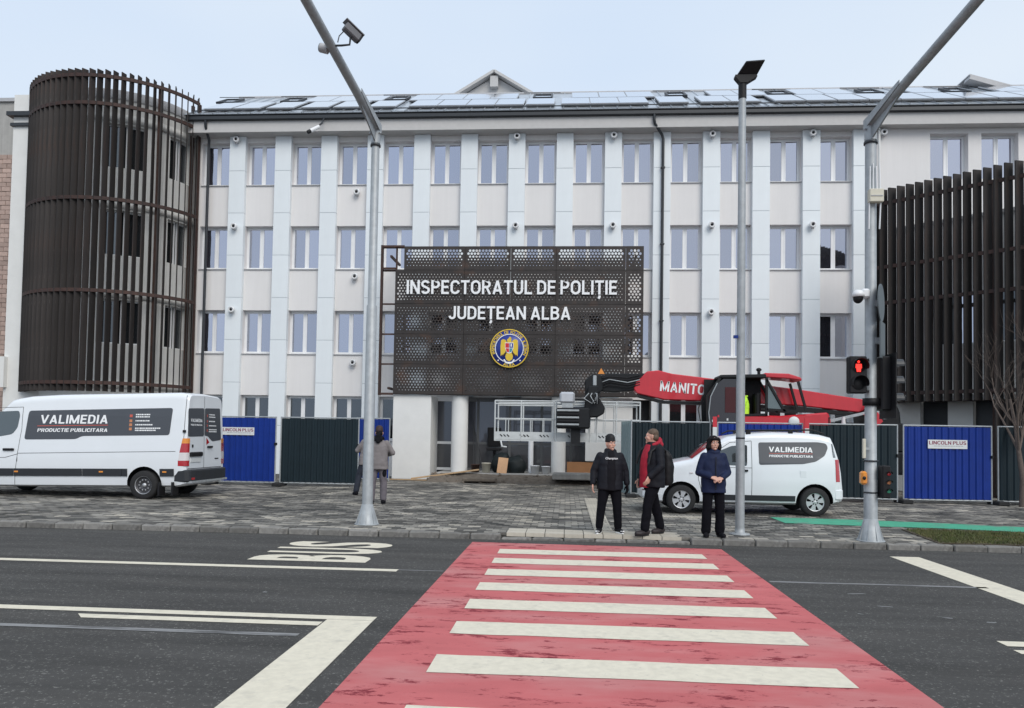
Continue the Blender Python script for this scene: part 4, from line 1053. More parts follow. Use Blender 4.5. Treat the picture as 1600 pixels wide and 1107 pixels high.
def strip(fn0, a, b, z0, z1, th, name, m, par):
    mb = MB(); n = max(1, int((b-a)/.2)); vs = []
    for i in range(n+1):
        x = a+(b-a)*i/n
        for z in (z0, z1):
            q = Vector(fn0(x, z)); o = Vector((0, -th, 0)) if q.y < 0 else Vector((0, th, 0)); vs += [tuple(q), tuple(q+o)]
    fs = []
    for i in range(n):
        k = i*4; fs += [(k+1, k+5, k+7, k+3), (k, k+1, k+5, k+4), (k+2, k+6, k+7, k+3)]
    fs += [(0, 2, 3, 1), (n*4, n*4+1, n*4+3, n*4+2)]; mb.add(vs, fs); return link(name, mb.mesh(name, m, bevel=0), par)
s0_ = vb.on_side(-.005)
for a, b in ((X0(-14.3), X0(-13.29)), (X0(-13.27), X0(-11.56)), (X0(-11.54), X0(-10.57)), (X0(-10.56), X0(-10.43)), (X0(-9.62), X0(-9.28))): strip(s0_, a, b, .555, .735, .028, 'side_moulding', m_plast, van)
for wx in (-13.20, -11.07, -9.50): q = vb.on_side(.026)(X0(wx), .66); link('side_marker', MB().box(-.05, .05, -.008, .004, -.018, .018).mesh('side_marker', m_amber, bevel=.003), van, q)
q = vb.on_side(.012)(X0(-13.42), 1.19); link('door_handle', MB().box(-.14, .14, -.03, .01, -.03, .03).mesh('door_handle', m_black, bevel=.012), van, q)
# rear face
rf = lambda y, z: (.004, y, z); rf2 = lambda y, z: (.008, y, z)
Y0 = lambda wy: wy-18.72
lw_ = poly_part(rf, rounded([(Y0(17.80), 2.18), (Y0(18.60), 2.215), (Y0(18.60), 1.51), (Y0(17.80), 1.50)], .06), 'rear_panel', m_decal, van)
rw_ = poly_part(rf, rounded([(Y0(18.645), 2.215), (Y0(19.48), 2.24), (Y0(19.56), 1.42), (Y0(19.06), 1.38), (Y0(18.80), 1.52), (Y0(18.645), 1.52)], .06), 'rear_panel', m_decal, van)
mb = MB(); flat_word(mb, 'VALIMEDIA', rf2, Y0(17.92), Y0(18.5), 1.86, 1.94, t=.2, shear=.06); link('lettering', mb.mesh('lettering', m_white), lw_)
mb = MB(); flat_word(mb, 'PRODUCTIE PUBLICITARA', rf2, Y0(17.92), Y0(18.5), 1.77, 1.81, t=.22); link('lettering', mb.mesh('lettering', m_white), lw_)
mb = MB()
for zz, w in ((2.06, .30), (2.0, .30), (1.89, .30), (1.78, .36), (1.68, .44), (1.63, .42)):
    x = Y0(18.86)
    while x < Y0(18.86)+w: k = random.uniform(.03, .06); mb.add([rf2(x, zz-.012), rf2(x+k, zz-.012), rf2(x+k, zz+.014), rf2(x, zz+.014)], [(0, 1, 2, 3)]); x += k+.01
link('contact_lines', mb.mesh('contact_lines', m_white), rw_)['kind'] = 'stuff'
for zz in (2.03, 1.89, 1.78, 1.66): poly_part(rf2, [(Y0(18.75), zz-.03), (Y0(18.79), zz-.03), (Y0(18.79), zz+.03), (Y0(18.75), zz+.03)], 'contact_icon', m_redline, rw_, False)
for path in ([(Y0(18.62), 2.5), (Y0(18.62), .72)], [(Y0(17.78), .73), (Y0(19.6), .73)]): gap_line(rf, path, .014, van)
link('number_plate', MB().box(.0, .016, Y0(17.93), Y0(18.45), .88, .99).mesh('number_plate', m_plate, bevel=.004), van)
link('plate_lamp_bar', MB().box(.0, .05, Y0(17.88), Y0(18.50), 1.02, 1.13).mesh('plate_lamp_bar', m_black, bevel=.02), van)
link('door_handle', MB().box(.0, .04, Y0(18.78), Y0(19.05), 1.22, 1.27).mesh('door_handle', m_black, bevel=.012), van)
link('door_lock', MB().box(.0, .012, Y0(18.0), Y0(18.06), 1.24, 1.31).mesh('door_lock', m_black), van)
link('badge', MB().box(.0, .006, Y0(19.22), Y0(19.42), .93, .96).mesh('badge', m_black), van)
poly_part(rf2, [(Y0(18.74), 1.48), (Y0(18.90), 1.36), (Y0(18.74), 1.30)], 'brake_lamp', m_redlens, van, False)
for sg in (-1, 1):
    fn = vb.on_side(.0, sg); mb = MB()
    for (z0, z1, mi) in ((.80, .93, 0), (.93, 1.12, 1), (1.12, 1.27, 0), (1.27, 1.34, 0), (1.34, 1.46, 2)):
        def pt(x, z, o): q = fn(x, z); return (q[0], q[1]+sg*o, q[2])
        xa = lambda z: -.19+.09*max(0, (z-.95)/.5)
        v = [pt(xa(z0), z0, .0), pt(-.06, z0, .014), (.014, fn(-.05, z0)[1], z0), (.014, fn(-.02, z0)[1]-sg*.12, z0), pt(xa(z1), z1, .0), pt(-.06, z1, .014), (.014, fn(-.05, z1)[1], z1), (.014, fn(-.02, z1)[1]-sg*.12, z1)]
        mb.add(v, [(0, 1, 5, 4), (1, 2, 6, 5), (2, 3, 7, 6)], mi, True)
    link('tail_light', mb.mesh('tail_light', [m_redlens, m_clear, m_amber]), van)
mb = MB(); mb.prism([(-.30, -1.015), (-.02, -1.02), (.09, -.96), (.12, -.7), (.12, .7), (.09, .96), (-.02, 1.02), (-.30, 1.015)], .42, .71, 'z'); link('rear_bumper', mb.mesh('rear_bumper', m_plast, bevel=.03), van)
mb = MB(); mb.box(-.02, .13, -.95, .95, .39, .44); link('bumper_step', mb.mesh('bumper_step', m_galv), van)
link('reflector', MB().box(.09, .115, -.90, -.78, .47, .52).mesh('reflector', m_redlens), van)
link('hinge', MB().box(-.09, -.02, -1.0, -.97, 1.60, 1.66).mesh('hinge', m_black), van)
mb = MB(); mb.box(-5.9, -.3, -.75, .75, .30, .42); link('underbody', mb.mesh('underbody', m_black), van)
wheel(van, -1.02, -.93, .345, .345, .24, 'steel', -1); wheel(van, -1.02, .93, .345, .345, .24, 'steel', 1)
wheel(van, -5.35, -.93, .42, .345, .24, 'steel', -1); wheel(van, -5.35, .93, .42, .345, .24, 'steel', 1)
for p in ((-.30, -.93), (-.62, -.95)): link('mud_flap', MB().box(p[0]-.02, p[0]+.02, p[1]-.14, p[1]+.14, .10, .42).mesh('mud_flap', m_black), van)

# ---- small white van behind the woman, nose to the left
sv_ = thing('small_van', 'small white van with charcoal VALIMEDIA rear quarter panel parked behind the woman', 'van', (5.40, 17.98, 0))
fb_ = Body(H=[(-3.68, .62), (-3.62, .84), (-3.4, 1.0), (-3.0, 1.12), (-2.62, 1.20), (-2.2, 1.52), (-1.85, 1.70), (-1.4, 1.78), (-.9, 1.815), (-.2, 1.815), (.15, 1.78), (.38, 1.72), (.44, 1.58), (.56, 1.18), (.62, .75), (.62, .6)],
           B=[(-3.68, .32), (-3.4, .24), (.3, .25), (.62, .32)],
           Wd=[(-3.68, .70), (-3.55, .84), (-3.2, .95), (-2.7, 1.0), (.1, 1.0), (.42, .97), (.55, .90), (.62, .82)],
           P=[(.25, .94), (.4, .98), (.7, 1.0), (1.0, .985), (1.15, .965), (1.5, .885), (1.75, .83), (1.9, .80)], half=.885, rc=.13)
xs = [-3.68, -3.65, -3.6, -3.5, -3.4, -3.2, -3.0, -2.8, -2.62, -2.5, -2.35, -2.2, -2.05, -1.85, -1.6, -1.4, -1.15, -.9, -.65, -.4, -.2, 0, .15, .28, .38, .42, .46, .5, .54, .58, .62]
link('body', fb_.mesh(xs, m_vanwhite, [(0, .31, .40), (-2.86, .31, .40)], 'body'), sv_)
sd_ = fb_.on_side(.004); sd2 = fb_.on_side(.008); X1 = lambda wx: wx-5.40
dp = poly_part(sd_, rounded([(X1(4.21), 1.59), (X1(5.47), 1.615), (X1(5.66), 1.59), (X1(5.70), 1.50), (X1(5.62), 1.32), (X1(5.42), 1.19), (X1(5.15), 1.135), (X1(4.21), 1.10)], .05), 'side_panel', m_decal, sv_)
mb = MB(); flat_word(mb, 'VALIMEDIA', sd2, X1(4.43), X1(5.36), 1.385, 1.50, t=.17, shear=.06, gap=.13); link('lettering', mb.mesh('lettering', m_white), dp)
mb = MB(); flat_word(mb, 'PRODUCTIE PUBLICITARA', sd2, X1(4.43), X1(5.36), 1.275, 1.325, t=.2, shear=.1); link('lettering', mb.mesh('lettering', m_white), dp)
gap_line(sd2, [(X1(4.43), 1.355), (X1(5.36), 1.36)], .010, dp, 'red_line', m_redline)
poly_part(sd_, rounded([(X1(2.98), 1.10), (X1(3.30), 1.36), (X1(3.62), 1.50), (X1(3.97), 1.53), (X1(3.95), 1.07)], .04), 'door_window', m_carglass, sv_)
for path in ([(X1(4.06), 1.62), (X1(4.05), .42)], [(X1(4.06), 1.62), (X1(3.6), 1.58), (X1(2.95), 1.14), (X1(2.9), .78), (X1(3.0), .42)], [(X1(2.95), 1.03), (X1(4.05), 1.03)]): gap_line(sd_, path, .009, sv_)
q = fb_.on_side(.012)(X1(3.88), .97); link('door_handle', MB().box(-.09, .09, -.03, .01, -.022, .022).mesh('door_handle', m_black, bevel=.01), sv_, q)
q = fb_.on_side(.008)(X1(2.75), .90); link('side_repeater', MB().box(-.035, .035, -.008, .004, -.014, .014).mesh('side_repeater', m_clear, bevel=.003), sv_, q)
strip(fb_.on_side(-.005), X1(3.05), X1(4.98), .32, .44, .022, 'side_moulding', m_plast, sv_)
link('fuel_flap', MB().box(-.07, .07, -.003, .003, -.07, .07).mesh('fuel_flap', m_vanwhite, bevel=.01), sv_, fb_.on_side(.003)(X1(5.15), .92))
# windscreen follows the slope of the nose
mb = MB(); rows_ = [-2.60, -2.42, -2.25, -2.1]
for i, x in enumerate(rows_):
    for y in (-.72, -.4, 0, .4, .72): z = fb_.itp(fb_.H, x)+.025*(1-abs(y)/.8)-.02*abs(y)/.72; mb.v.append((x-.012, y*(1-.02*i), z+.012))
for i in range(3):
    for j in range(4): mb.f.append([i*5+j, i*5+j+1, (i+1)*5+j+1, (i+1)*5+j]); mb.mi.append(0); mb.sm.append(True)
link('windscreen', mb.mesh('windscreen', m_carglass), sv_)
for sg in (-1, 1):
    mb = MB(); fn = fb_.on_side(.008, sg)
    for z0, z1, mi in ((.76, .90, 0), (.90, 1.0, 0), (1.0, 1.24, 0)):
        v = [fn(.44+.02*(1.24-z0), z0), fn(.545-.06*(z0-.75)*.5, z0), (fb_.itp([(.7, .64), (1.18, .575), (1.3, .54)], z0), sg*.66, z0), fn(.44+.02*(1.24-z1), z1), fn(.545-.06*(z1-.75)*.5, z1), (fb_.itp([(.7, .64), (1.18, .575), (1.3, .54)], z1), sg*.66, z1)]
        mb.add(v, [(0, 1, 4, 3), (1, 2, 5, 4)], mi, True)
    link('tail_light', mb.mesh('tail_light', m_redlens), sv_)
    link('roof_rail', MB().tube([(-1.7, sg*.66, 1.78), (-1.55, sg*.66, 1.85), (.0, sg*.66, 1.88), (.25, sg*.66, 1.80)], .018, 8).mesh('roof_rail', m_black), sv_)
    for x in (-1.38, -.47): link('rail_foot', MB().box(x-.05, x+.05, sg*.66-.025, sg*.66+.025, 1.74, 1.87).mesh('rail_foot', m_black, bevel=.01), sv_)
poly_part(sd_, [(.40, 1.28), (.455, 1.28), (.40, 1.58), (.375, 1.58)], 'rear_window_edge', m_carglass, sv_, False)
mb = MB(); mb.prism([(.40, -.86), (.60, -.80), (.68, -.6), (.68, .6), (.60, .80), (.40, .86)], .34, .62, 'z'); link('rear_bumper', mb.mesh('rear_bumper', m_vanwhite, bevel=.05), sv_)
mb = MB(); mb.prism([(-3.60, -.66), (-3.50, -.80), (-3.35, -.84), (-3.35, .84), (-3.5, .80), (-3.60, .66)], .62, .80, 'z'); link('headlight', mb.mesh('headlight', m_clear, bevel=.03), sv_)
link('door_mirror', MB().ball((-2.28, -.98, 1.13), (.07, .10, .085), 12).mesh('door_mirror', m_vanwhite), sv_)
mb = MB(); mb.box(-3.4, .4, -.65, .65, .22, .36); link('underbody', mb.mesh('underbody', m_black), sv_)
for x in (0, -2.86):
    wheel(sv_, x, -.79, .315, .315, .20, 'cover', -1); wheel(sv_, x, .79, .315, .315, .20, 'cover', 1)

m_plat = mat('pale galvanised platform', (.56, .58, .58), .5, metal=.15, var=.12, scale=8)
# ================================================================== TELEHANDLER WITH WORK PLATFORM
tele = thing('telehandler', 'red rotating telehandler with long boom carrying a grey work platform behind the fence', 'telehandler', (6.0, 25.4, 0))
def P25(pts): return [tuple(p) for p in pts]
mb = MB(); mb.prism([(2.30, 3.13), (2.20, 3.28), (2.27, 3.50), (2.45, 3.66), (2.62, 3.86), (3.0, 3.90), (3.46, 3.79), (7.4, 3.34), (9.82, 2.98), (9.95, 2.80), (9.40, 2.60), (7.5, 2.80), (4.75, 2.90), (3.2, 2.93)], 25.45, 25.95)
mb.build('boom', m_machred, tele, bevel=.03)
mb = MB(); mb.prism([(2.32, 3.09), (3.2, 2.90), (4.75, 2.87), (7.5, 2.77), (9.38, 2.57), (9.38, 2.50), (4.75, 2.78), (3.2, 2.82), (2.36, 3.02)], 25.47, 25.93); mb.build('boom_underside', m_machdark, tele)
mb = MB(); flat_word(mb, 'MANITO', lambda u, v: (u, 25.44, v-(u-3.05)*.085), 3.05, 4.5, 3.22, 3.56, t=.165, shear=.08, gap=.12); mb.build('boom_lettering', m_white, tele)
mb = MB(); flat_word(mb, 'U', lambda u, v: (u, 25.44, v-(u-3.05)*.085), 4.54, 4.76, 3.22, 3.58, t=.2, shear=.08); mb.build('boom_lettering', m_white, tele)
mb = MB(); mb.prism([(1.0, 3.20), (1.0, 3.62), (1.35, 3.78), (2.7, 3.80), (2.75, 3.30), (1.6, 3.16)], 25.5, 25.9); mb.build('inner_boom', m_machdark, tele, bevel=.03)
random.seed(12)
for k in range(5):
    z = 3.3+.08*k; mb = MB(); mb.tube([(.95, 25.46, z-.05), (1.4, 25.42, z+.1+random.uniform(-.05, .05)), (2.0, 25.42, z+.02), (2.4, 25.45, z+.12)], .018, 6); mb.build('hose', m_black if k != 2 else m_galv, tele)
mb = MB(); mb.prism([(1.02, 3.76), (1.24, 3.76), (1.13, 3.95)], 25.44, 25.46); mb.build('warning_triangle', m_amber, tele)
mb = MB(); mb.prism([(.62, 3.0), (.60, 3.55), (.85, 3.75), (1.15, 3.70), (1.20, 3.25), (.95, 3.0)], 25.4, 25.95); mb.build('boom_head', m_machdark, tele, bevel=.03)
mb = MB(); mb.box(.86, .98, 25.36, 25.42, 3.36, 3.70); mb.build('head_plate', m_galv, tele, bevel=.02)
mb = MB(); mb.prism([(.62, 3.05), (.95, 3.05), (1.22, 2.62), (1.20, 2.42), (1.0, 2.30), (.70, 2.28), (.55, 2.5)], 24.45, 24.8); mb.build('jib_bracket', m_machdark, tele, bevel=.04)
for k in range(6):
    a = k*.9; mb = MB(); mb.tube([(.70+.05*k, 24.32, 3.05), (.55+.1*k, 24.26, 2.88+.04*k), (.80+.04*k, 24.26, 2.72), (.95, 24.32, 2.95)], .016, 6); mb.build('hose', m_black if k % 2 else m_galv, tele)
mb = MB(); mb.box(-.32, .75, 24.2, 24.72, 1.92, 2.58); mb.build('rotator', m_machdark, tele, bevel=.05)
for k in range(5): mb = MB(); mb.box(-.30+.0*k, .40, 24.14, 24.2, 2.02+.11*k, 2.08+.11*k); mb.build('rotator_fin', m_black if k % 2 else m_galv, tele, bevel=.01)
mb = MB(); mb.box(-.22, .26, 24.25, 24.68, 2.72, 3.08); mb.build('winch_housing', m_alu, tele, bevel=.06)
mb = MB(); mb.box(-.14, .20, 24.3, 24.66, 2.57, 2.73); mb.build('winch_mount', m_galv, tele)
mb = MB(); mb.box(.15, .45, 24.4, 24.7, 1.45, 1.95); mb.build('platform_mount', m_machdark, tele)
mb = MB(); mb.prism([(.66, 3.0), (.70, 3.3), (1.0, 3.3), (1.02, 2.95)], 24.6, 25.6); mb.build('head_pivot', m_machdark, tele, bevel=.02)
# work platform: floor, toe boards, posts and rails
xa, xb, ya, yb, z0, z1 = -2.30, 2.35, 24.75, 25.95, 1.50, 2.80
MB().box(xa, xb, ya, yb, z0, z0+.05).build('platform_floor', m_plat, tele)
def toe(x0, x1, y):
    o = MB().box(x0, x1, y-.01, y+.01, z0+.05, z0+.30).build('toe_board', m_plat, tele)
    n = int((x1-x0)/.62)
    for i in range(n):
        c = x0+(i+.5)*(x1-x0)/n
        for d in (-.11, 0, .11): mb = MB(); mb.prism([(c+d-.05, z0+.20), (c+d-.02, z0+.22), (c+d+.05, z0+.15), (c+d+.02, z0+.13)], y-.016, y-.011); mb.build('slot', m_black, o)
for a, b in ((xa, -.38), (-.34, .75), (.79, xb)): toe(a, b, ya)
MB().box(xa, xb, yb-.01, yb+.01, z0+.05, z0+.3).build('toe_board', m_plat, tele)
for y in (ya, yb):
    for x in (xa, -1.45, -.40, -.32, .76, .98, 1.6, xb): MB().tube([(x, y, z0), (x, y, z1)], .026, 8).build('platform_post', m_plat, tele)
    for x in (-1.95, -1.15, -.75, .2, 1.25, 1.95): MB().tube([(x, y, z0+.3), (x, y, z0+.72 if int(x*10) % 2 else z1)], .018, 6).build('platform_post', m_plat, tele)
    for z in (z1, z1-.10, z0+.72): MB().tube([(xa, y, z), (xb, y, z)], .022, 8).build('platform_rail', m_plat, tele)
for x in (xa, xb):
    for z in (z1, z0+.72): MB().tube([(x, ya, z), (x, yb, z)], .022, 8).build('platform_rail', m_plat, tele)
MB().tube([(-2.1, ya, z0), (-2.05, ya-.1, z0-.18), (-1.9, ya-.1, z0-.2)], .03, 8).build('support_foot', m_plat, tele)
# chassis, cab, counterweight, wheels
MB().box(3.6, 10.6, 24.5, 26.4, .65, 1.35).build('chassis', m_machdark, tele, bevel=.05)
for x in (4.6, 8.9):
    for y in (24.35, 26.35):
        mb = MB(); mb.lathe((x, y, .62), [(.25, -.22), (.55, -.24), (.62, -.14), (.62, .14), (.55, .24), (.25, .22)], 'y', 28); w_ = mb.build('wheel', m_rubber, tele)
        mb = MB(); mb.lathe((x, y, .62), [(.001, -.16), (.30, -.18), (.34, -.1), (.34, .1), (.001, .1)], 'y', 20); mb.build('rim', m_machred, w_)
mb = MB(); mb.prism([(5.4, 1.35), (5.4, 2.45), (6.6, 2.42), (8.1, 2.55), (8.18, 2.3), (8.1, 1.35)], 24.4, 25.35); mb.build('engine_cover', m_machred, tele, bevel=.05)
mb = MB(); mb.box(8.1, 8.13, 24.38, 24.42, 1.4, 2.4); mb.build('cover_gap', m_black, tele)
cabp = [(4.45, 2.0), (4.42, 3.0), (4.62, 3.42), (4.85, 3.60), (6.25, 3.66), (6.25, 2.40), (5.3, 2.38), (5.2, 2.0)]
# cab frame: pillars and roof, open between so that the operator shows
for p0, p1 in (((4.42, 2.0), (4.40, 3.0)), ((4.40, 3.0), (4.80, 3.58)), ((5.36, 2.0), (5.36, 3.6)), ((6.22, 2.42), (6.22, 3.62)), ((6.22, 3.55), (6.80, 2.52)), ((7.18, 3.5), (7.42, 2.62)), ((6.22, 2.62), (7.42, 2.56)), ((5.36, 2.42), (6.22, 2.46)), ((4.45, 2.0), (5.36, 2.0))):
    for y in (24.42, 25.3): MB().bar((p0[0], y, p0[1]), (p1[0], y, p1[1]), .07, .07).build('cab_pillar', m_machdark, tele)
MB().box(4.45, 6.25, 25.27, 25.33, 1.4, 3.6).build('cab_rear_panel', m_machdark, tele)
MB().box(5.36, 6.25, 24.43, 24.50, 1.4, 2.42).build('cab_side', m_machred, tele, bevel=.02)
MB().box(4.45, 5.34, 24.5, 25.26, 1.4, 2.0).build('cab_floor', m_machdark, tele)
mb = MB(); mb.prism([(4.75, 3.58), (4.80, 3.68), (6.2, 3.72), (6.2, 3.60)], 24.38, 25.35); mb.build('cab_roof', m_machdark, tele, bevel=.02)
mb = MB(); mb.prism([(6.10, 3.62), (6.15, 3.76), (6.9, 3.74), (7.28, 3.62), (7.30, 3.52), (6.9, 3.58)], 24.4, 25.33); mb.build('cab_visor', m_machred, tele, bevel=.03)
m_tint = glass_mat('cab glass', (.04, .06, .06), (.8, .9, .9), .12)
mb = MB(); mb.prism([(6.27, 3.50), (6.27, 2.66), (6.72, 2.60), (6.5, 3.2)], 24.44, 24.46); mb.build('cab_window', m_tint, tele)
m_tint2 = glass_mat('cab dark glass', (.014, .010, .012), (.7, .7, .75), .035, wav=.3)
mb = MB(); mb.prism([(4.50, 2.1), (4.47, 3.0), (4.72, 3.42), (4.9, 3.56), (5.3, 3.56), (5.3, 2.1)], 24.44, 24.46); mb.build('cab_window', m_tint2, tele)
MB().box(5.93, 6.10, 24.6, 25.15, 2.30, 3.15).build('operator_seat', m_black, tele, bevel=.05)
mb = MB(); mb.cyl((6.05, 24.7, 3.72), (6.05, 24.7, 3.84), .05, .05, 12); mb.ball((6.05, 24.7, 3.88), (.09, .07, .06)); mb.build('beacon', m_machdark, tele)
mb = MB(); mb.prism([(8.0, 2.28), (9.4, 2.62), (9.75, 2.66), (10.0, 2.4), (9.85, 2.36), (9.35, 2.52), (8.0, 2.18)], 24.6, 24.75); mb.build('lower_link', m_galv, tele, bevel=.01)
mb = MB(); mb.prism([(9.2, 2.50), (9.65, 2.58), (9.8, 2.3), (9.6, 2.1), (9.5, 2.36)], 24.56, 24.6); mb.build('link_cover', m_machred, tele)
mb = MB(); mb.box(8.2, 10.5, 24.7, 26.2, 1.35, 2.25); mb.build('rear_body', m_machdark, tele, bevel=.04)
mb = MB(); mb.prism([(9.55, 2.0), (9.5, 2.6), (9.75, 3.05), (10.35, 3.1), (10.55, 2.6), (10.6, 2.0)], 25.1, 26.3); mb.build('turret_rear', m_machdark, tele, bevel=.05)
for k, (xx, zz) in enumerate(((4.55, 2.2), (4.72, 2.35), (5.0, 2.25))): MB().box(xx, xx+.05, 24.40, 24.43, zz, zz+.07).build('control_knob', m_plate if k != 1 else m_machred, tele)
MB().tube([(4.50, 24.38, 1.9), (4.44, 24.36, 2.5), (4.50, 24.38, 3.0), (4.70, 24.38, 3.42)], .018, 8).build('grab_rail', m_galv, tele)
MB().tube([(4.25, 24.5, 2.95), (4.12, 24.42, 2.6), (4.2, 24.42, 2.2), (4.4, 24.45, 1.9)], .016, 6).build('hose', m_black, tele)
MB().box(4.95, 5.28, 24.425, 24.436, 2.5, 3.3).build('seat_back', mat('dark red seat', (.06, .012, .016), .8), tele, bevel=.004)
MB().ball((7.05, 24.38, 2.24), (.17, .05, .17), 16).build('round_lamp', m_plate, tele)
MB().cyl((8.62, 24.6, 2.2), (8.62, 24.6, 2.42), .07, .05, 12).build('breather', m_clear, tele)

# ================================================================== MASTS AND LAMP
def flare(mb, x, y, r):
    mb.lathe((x, y, 0), [(.001, 0), (.22, 0), (.22, .02), (.001, .02)], 'z', 20)
    for k in range(8):
        a = PI/4*k+.2; ca, sa = math.cos(a), math.sin(a)
        p = [(r*.9, .02), (.205, .02), (.19, .07), (r*1.0, .36)]
        v = [(x+q*ca-t*sa*.006, y+q*sa+t*ca*.006, z) for t in (-1, 1) for q, z in p]
        mb.add(v, [(0, 1, 2, 3), (7, 6, 5, 4), (0, 4, 5, 1), (1, 5, 6, 2), (2, 6, 7, 3)])
    mb.lathe((x, y, 0), [(.19, .02), (r*1.06, .37), (r, .37)], 'z', 8)
def mast(x, y, rb, rt, zs_, ztop, lab, arm_y, arm_rise):
    t = thing('traffic_mast', lab, 'street mast', (x, y, 0), 'galvanised masts with arms over the road')
    mb = MB(); mb.tube([(x, y, 0), (x, y, zs_), (x, y, zs_+.02), (x, y, ztop)], [rb, rb*.97, rt*1.06, rt], 20); mb.build('pole', m_galv, t)
    mb = MB(); flare(mb, x, y, rb); mb.build('base_flare', m_galv, t)
    mb = MB()
    mb.lathe((x, y, ztop-.32), [(rt, -.02), (rt+.022, -.02), (rt+.022, .02), (rt, .02)], 'z', 18); mb.build('collar', m_dark, t)
    mb = MB(); mb.tube([(x, y, ztop-.28), (x, y, ztop+.03)], [rt*1.12, rt*1.12], 18); mb.build('sleeve', m_galv, t)
    a0 = (x, y+.05, ztop+.02); a1 = (x, arm_y, ztop+.02+arm_rise)
    mb = MB(); mb.tube([a0, a1], [.075, .062], 14); mb.build('arm', m_galv, t)
    mb = MB(); mb.prism([(y-rt, ztop-.26), (y-1.55, ztop+arm_rise*.3), (y+.08, ztop+.0)], x-.012, x+.012, 'x'); mb.build('gusset', m_galv, t)
    for sx in (-1, 1): mb = MB(); mb.prism([(y+.1, ztop-.06), (y-1.3, ztop+.0+arm_rise*.25), (y-1.3, ztop+.06+arm_rise*.25), (y+.1, ztop+.10)], x+sx*.078-.006, x+sx*.078+.006, 'x'); mb.build('side_plate', m_galv, t)
    for sx in (-1, 1): MB().ball((x+sx*rt*1.25, y-.05, ztop-.10), .022, 8).build('bolt', m_galv, t)
    return t
m1 = mast(-3.55, 13.66, .096, .072, 3.95, 7.22, 'tall grey mast on the pavement left of centre, its arm carrying a camera', 5.5, .35)
m2 = mast(5.02, 13.08, .108, .088, 1.0, 6.95, 'tall grey mast at the kerb right of the crossing, carrying the red pedestrian light', 5.5, .35)
m_cam = mat('camera grey', (.13, .13, .14), .5)
# traffic camera on the arm of the left mast
def armpt(y): return Vector((-3.55, y, 7.24+.35*(13.66-y)/8.16))
t = thing('traffic_camera', 'grey traffic camera in a box housing clamped on the left mast arm', 'camera', armpt(10.95), None)
ap = armpt(10.95)
mb = MB(); mb.tube([ap+Vector((-.10, 0, 0)), ap+Vector((.16, 0, 0)), ap+Vector((.28, 0, .01)), ap+Vector((.29, 0, .12))], .016, 8); mb.build('bracket', m_dark, t)
mb = MB(); mb.tube([ap+Vector((.10, 0, .05)), ap+Vector((.11, .03, .16)), ap+Vector((.20, .06, .28))], .008, 6); mb.build('cable', m_dark, t)
rot = Matrix.Rotation(math.radians(40), 3, 'Z') @ Matrix.Rotation(math.radians(30), 3, 'Y')
cc = ap+Vector((.31, 0, .19))
mb = MB(); mb.obox(cc, .27, .125, .125, rot); mb.build('housing', m_cam, t, bevel=.015)
mb = MB(); mb.obox(cc+rot @ Vector((-.01, 0, .072)), .33, .155, .014, rot); mb.build('sun_shield', m_cam, t)
mb = MB(); mb.obox(cc+rot @ Vector((.14, 0, 0)), .03, .11, .11, rot); mb.build('lens_window', m_black, t, bevel=.01)
t = thing('junction_box', 'small round junction box strapped to the left mast arm beside the camera', 'junction box', ap+Vector((-.16, .1, -.02)))
mb = MB(); mb.cyl(ap+Vector((-.17, .05, .0)), ap+Vector((-.06, .05, -.03)), .07, .07, 14); mb.build('box_body', m_sill, t); mb = MB(); mb.cyl(ap+Vector((-.19, .05, .005)), ap+Vector((-.17, .05, 0)), .06, .07, 14); mb.build('lid', m_galv, t)
# slim lamp post with solar lantern
t = thing('street_lamp', 'slim galvanised lamp post with black solar lantern right of the crossing', 'street lamp', (3.0, 13.5, 0))
mb = MB(); mb.tube([(3.0, 13.5, 0), (3.0, 13.5, 7.62)], [.078, .062], 18); mb.build('pole', m_galv, t)
mb = MB(); mb.lathe((3.0, 13.5, 0), [(.001, 0), (.17, 0), (.17, .025), (.085, .03), (.082, .12)], 'z', 18); mb.build('base_plate', m_galv, t)
mb = MB(); mb.tube([(3.0, 13.5, 7.60), (3.0, 13.5, 7.95)], .07, 14); mb.build('spigot', m_black, t)
q0, q1, q2, q3 = Vector((2.87, 13.54, 7.99)), Vector((3.22, 13.50, 7.99)), Vector((3.33, 13.28, 8.19)), Vector((3.02, 13.32, 8.19))
nn = (q1-q0).cross(q3-q0).normalized()*.045
mb = MB(); mb.add([q0, q1, q2, q3, q0+nn, q1+nn, q2+nn, q3+nn], [(3, 2, 1, 0), (4, 5, 6, 7), (0, 1, 5, 4), (1, 2, 6, 5), (2, 3, 7, 6), (3, 0, 4, 7)]); mb.build('solar_lantern', m_black, t, bevel=.008)
cq = (q0+q1+q2+q3)/4; mb = MB(); mb.add([cq+(q-cq)*.72-nn*.05-nn*.06 for q in (q0, q1, q2, q3)], [(0, 1, 2, 3)]); mb.build('led_plate', m_dark, t)
mb = MB(); mb.prism([(2.95, 7.86), (3.06, 7.86), (3.24, 7.97), (3.22, 8.0), (2.86, 8.0), (2.86, 7.97)], 13.42, 13.56); mb.build('lantern_neck', m_black, t)
mb = MB(); mb.lathe((3.0, 13.5, 1.66), [(.066, -.015), (.078, -.015), (.078, .015), (.066, .015)], 'z', 16); mb.build('strap', m_dark, t)
mb = MB(); mb.box(2.86, 2.93, 13.40, 13.46, 3.38, 3.43); mb.build('sensor', m_shblue, t)

